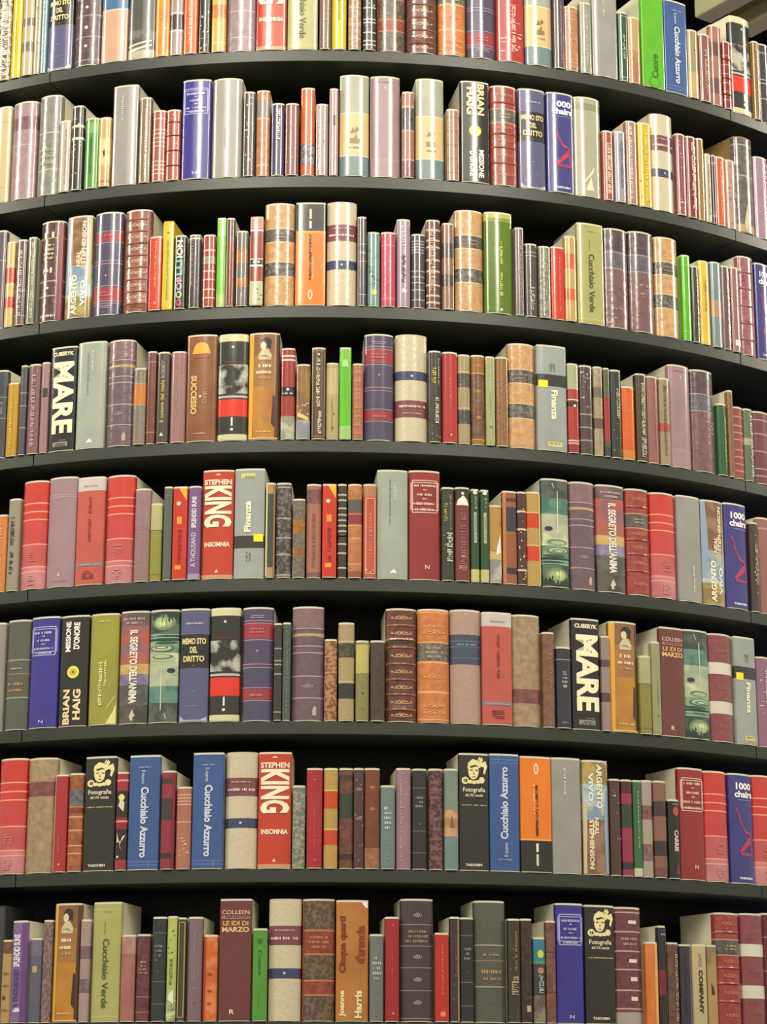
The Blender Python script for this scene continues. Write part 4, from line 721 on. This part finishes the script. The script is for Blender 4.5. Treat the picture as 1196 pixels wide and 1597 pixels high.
# ------------------------------------------------------------ the shelving tower
def ring(name, r0, r1, z0, z1, a0, a1, m, parent, n=90, bev=.0015):
    """a curved board between two radii, bevelled on its outer edge"""
    pr = [(r0, z0), (r1-bev, z0), (r1, z0+bev), (r1, z1-bev), (r1-bev, z1), (r0, z1)]
    V = []; F = []
    for i in range(n+1):
        a = a0+(a1-a0)*i/n
        V += [(r*math.sin(a), -r*math.cos(a), z) for r, z in pr]
    k = len(pr)
    for i in range(n):
        for j in range(k):
            F.append((i*k+j, (i+1)*k+j, (i+1)*k+(j+1) % k, i*k+(j+1) % k))
    F.append(tuple(range(k-1, -1, -1))); F.append(tuple(n*k+j for j in range(k)))
    o = link(name, V, F, [m], None, parent)
    return o

def shelf_mat():
    m = mat('2a2d28', 'n', '272a25').copy(); m.name = 'black_laminate'
    b = m.node_tree.nodes['Principled BSDF']; b.inputs['Roughness'].default_value = .42; b.inputs['Specular IOR Level'].default_value = .6
    return m
SHM = shelf_mat()
COREM = mat('0e0e0d', 'n', '0c0c0b')
AL, AR = -0.3948, 0.5962
SEG = AR-AL
tower = bpy.data.objects.new('bookcase', None); COL.objects.link(tower)
tower['label'] = 'tall round black bookcase with curved shelves, filled with books'
tower['category'] = 'bookcase'
TH = .030
for k in range(8):
    z = Z0-k*STEP
    for s in range(-2, 4):
        a0 = AL+s*SEG; a1 = a0+SEG
        if s == 3: a1 = AL-2*SEG+2*math.pi
        sh = ring('shelf_board', R-.20, R, z-TH, z, a0+.0008, a1-.0008, SHM, tower)
# dark round core behind the books, its cap and the plinth
ring('back_panel', R-.30, R-.20, 0.12, Z0+.02, math.pi, 3*math.pi-1e-4, COREM, tower, 180)
ring('plinth', R-.30, R-.02, 0.0, 0.12, math.pi, 3*math.pi-1e-4, COREM, tower, 180)

# ------------------------------------------------------------ placing the books
def project(P):
    d = P-Vector((0, -CAMD, EYE)); z = d.dot(fwd)
    return 598+FPX*d.dot(r2)/z, 798.5-FPX*d.dot(u2)/z
def on_ring(a, z, r=R): return Vector((r*math.sin(a), -r*math.cos(a), z))
def angle_at(x, z):
    lo, hi = -1.05, 1.05
    for _ in range(40):
        m = (lo+hi)/2
        if project(on_ring(m, z))[0] < x: lo = m
        else: hi = m
    return (lo+hi)/2
def height_for(a, z, r, y):
    lo, hi = .05, .31
    for _ in range(30):
        m = (lo+hi)/2
        if project(on_ring(a, z+m, r))[1] > y: lo = m
        else: hi = m
    return (lo+hi)/2

SHELF = ['top shelf', 'second shelf down', 'third shelf down', 'fourth shelf down', 'fifth shelf down', 'sixth shelf down', 'seventh shelf down', 'bottom shelf']
ALL = []
for k, txt in enumerate(ROWS):
    z = Z0-k*STEP
    items = []
    for ln in txt.strip().split('\n'):
        x0, x1, top, rest = ln.split(' ', 3)
        flip = rest.endswith(' !')
        if flip: rest = rest[:-2]
        if top == 'T' and not rest.startswith('='): pass
        if rest.startswith('='): d = W[rest[1:].strip()]
        else:
            p = rest.split('|'); d = tuple(p) if len(p) == 4 else None
            if d is None: raise RuntimeError(ln)
        if ', ' in d[1]: d = (d[0], ' '.join(d[1].split(', ')[::-1]), d[2], d[3])
        items.append((float(x0), float(x1), top, d, flip))
    prev_end = None
    for i, (x0, x1, top, d, flip) in enumerate(items):
        a0, a1 = angle_at(x0, z), angle_at(x1, z)
        if prev_end is not None and a0 < prev_end+.0006: a0 = prev_end+.0006
        prev_end = a1
        a = (a0+a1)/2; wd = 2*(R-.004)*math.sin((a1-a0)/2)
        rnd = random.Random(k*100+i)
        rf = R+.001+rnd.uniform(0, .002)+(0.004*rnd.random() if wd < .045 else 0)
        h = {'T': .257, 'M': .226}.get(top) or height_for(a, z, rf, float(top))
        c = on_ring(a, z+.0003, rf-DEPTH/2)
        spec = dict(c=d[2], ops=d[3].split(' ') if d[3] else [])
        o = book(c.x, c.y, c.z, a, wd, h, spec, k*100+i, flip)
        o['category'] = 'book'; o['group'] = 'books on the '+SHELF[k]
        ALL.append((o, k, i, d, items, flip))
# labels: look, then what it stands beside, then the shelf
labels = {}
for o, k, i, d, items, flip in ALL:
    left = items[i-1][3][1] if i else None
    right = items[i+1][3][1] if i+1 < len(items) else None
    cands = []
    base = d[0]
    same = [1 for q in ALL if q[3][0] == base]
    same_k = [1 for q in ALL if q[3][0] == base and q[1] == k]
    if len(same) == 1 and left is None: cands.append(base+', '+SHELF[k])
    if left: cands.append('%s, right of %s, %s' % (base, left, SHELF[k]))
    if right: cands.append('%s, left of %s, %s' % (base, right, SHELF[k]))
    if len(same_k) == 1: cands.append(base+', '+SHELF[k])
    if left: cands.append('%s right of %s, %s' % (base.replace('wide ', ''), left, SHELF[k]))
    for c in cands:
        if c not in labels and 4 <= len(c.split()) <= 16: break
    else: print('LABEL PROBLEM', k, i, cands); c = cands[0]
    labels[c] = 1; o['label'] = c
print('books', len(ALL), 'labels', len(labels))

# ------------------------------------------------------------ room
def quad_box(name, x0, x1, y0, y1, z0, z1, m, kind=None):
    V = [(x, y, z) for z in (z0, z1) for x, y in ((x0, y0), (x1, y0), (x1, y1), (x0, y1))]
    F = [(3, 2, 1, 0), (4, 5, 6, 7), (0, 1, 5, 4), (1, 2, 6, 5), (2, 3, 7, 6), (3, 0, 4, 7)]
    o = link(name, V, F, [m], None)
    if kind: o['kind'] = kind
    return o
quad_box('floor', -9, 9, -9, 9, -.1, 0, mat('38332d', 'n'), 'structure')
quad_box('ceiling', -9, 9, -1.9, 9, 6.9, 7.0, mat('1c1c1a', 'n'), 'structure')
quad_box('wall_back', -9, 9, 9, 9.1, 0, 7.0, mat('24241f', 'n'), 'structure')

def unproject(px, py, dist):
    d = (fwd+r2*((px-598)/FPX)-u2*((py-798.5)/FPX)).normalized()
    return Vector((0, -CAMD, EYE))+d*dist

# suspended ceiling panel with ribs, above and behind the tower on the right
c0 = unproject(1084, 27, 9.0)
ax = Vector((.56, -.83, 0)).normalized(); wx = Vector((.83, .56, 0)).normalized()
def slab(name, s0, s1, l0, l1, z0, z1, m, parent, bv=.004):
    # box in the panel's own axes with small bevels along its long lower edges
    pr = [(s0, z1), (s0, z0+bv), (s0+bv, z0), (s1-bv, z0), (s1, z0+bv), (s1, z1)]
    V = []
    for l in (l0, l1):
        for s_, z_ in pr: V.append(tuple(wx*s_+ax*l+Vector((0, 0, z_))))
    n = len(pr)
    F = [(j, j+n, (j+1) % n+n, (j+1) % n) for j in range(n)]+[tuple(range(n)), tuple(range(2*n-1, n-1, -1))]
    return link(name, V, F, [m], None, parent)
pan = bpy.data.objects.new('ceiling_panel', None); COL.objects.link(pan); pan.location = c0
pan['label'] = 'cream ribbed ceiling panel hanging above the tower, top right corner'
pan['category'] = 'ceiling panel'
pm = mat('dad6a8', 'n', 'd0cc9e')
slab('panel', 0, 1.1, 0, 1.5, .065, .16, pm, pan)
for q in range(5): slab('rib', q*.21, q*.21+.085, 0, 1.5, 0, .066, pm, pan)
for s_, l_ in ((.05, .05), (1.05, .05), (.05, 1.45), (1.05, 1.45)): slab('hanger', s_-.01, s_+.01, l_-.01, l_+.01, .16, 6.9-c0.z, mat('2a2a28', 'n'), pan, .001)
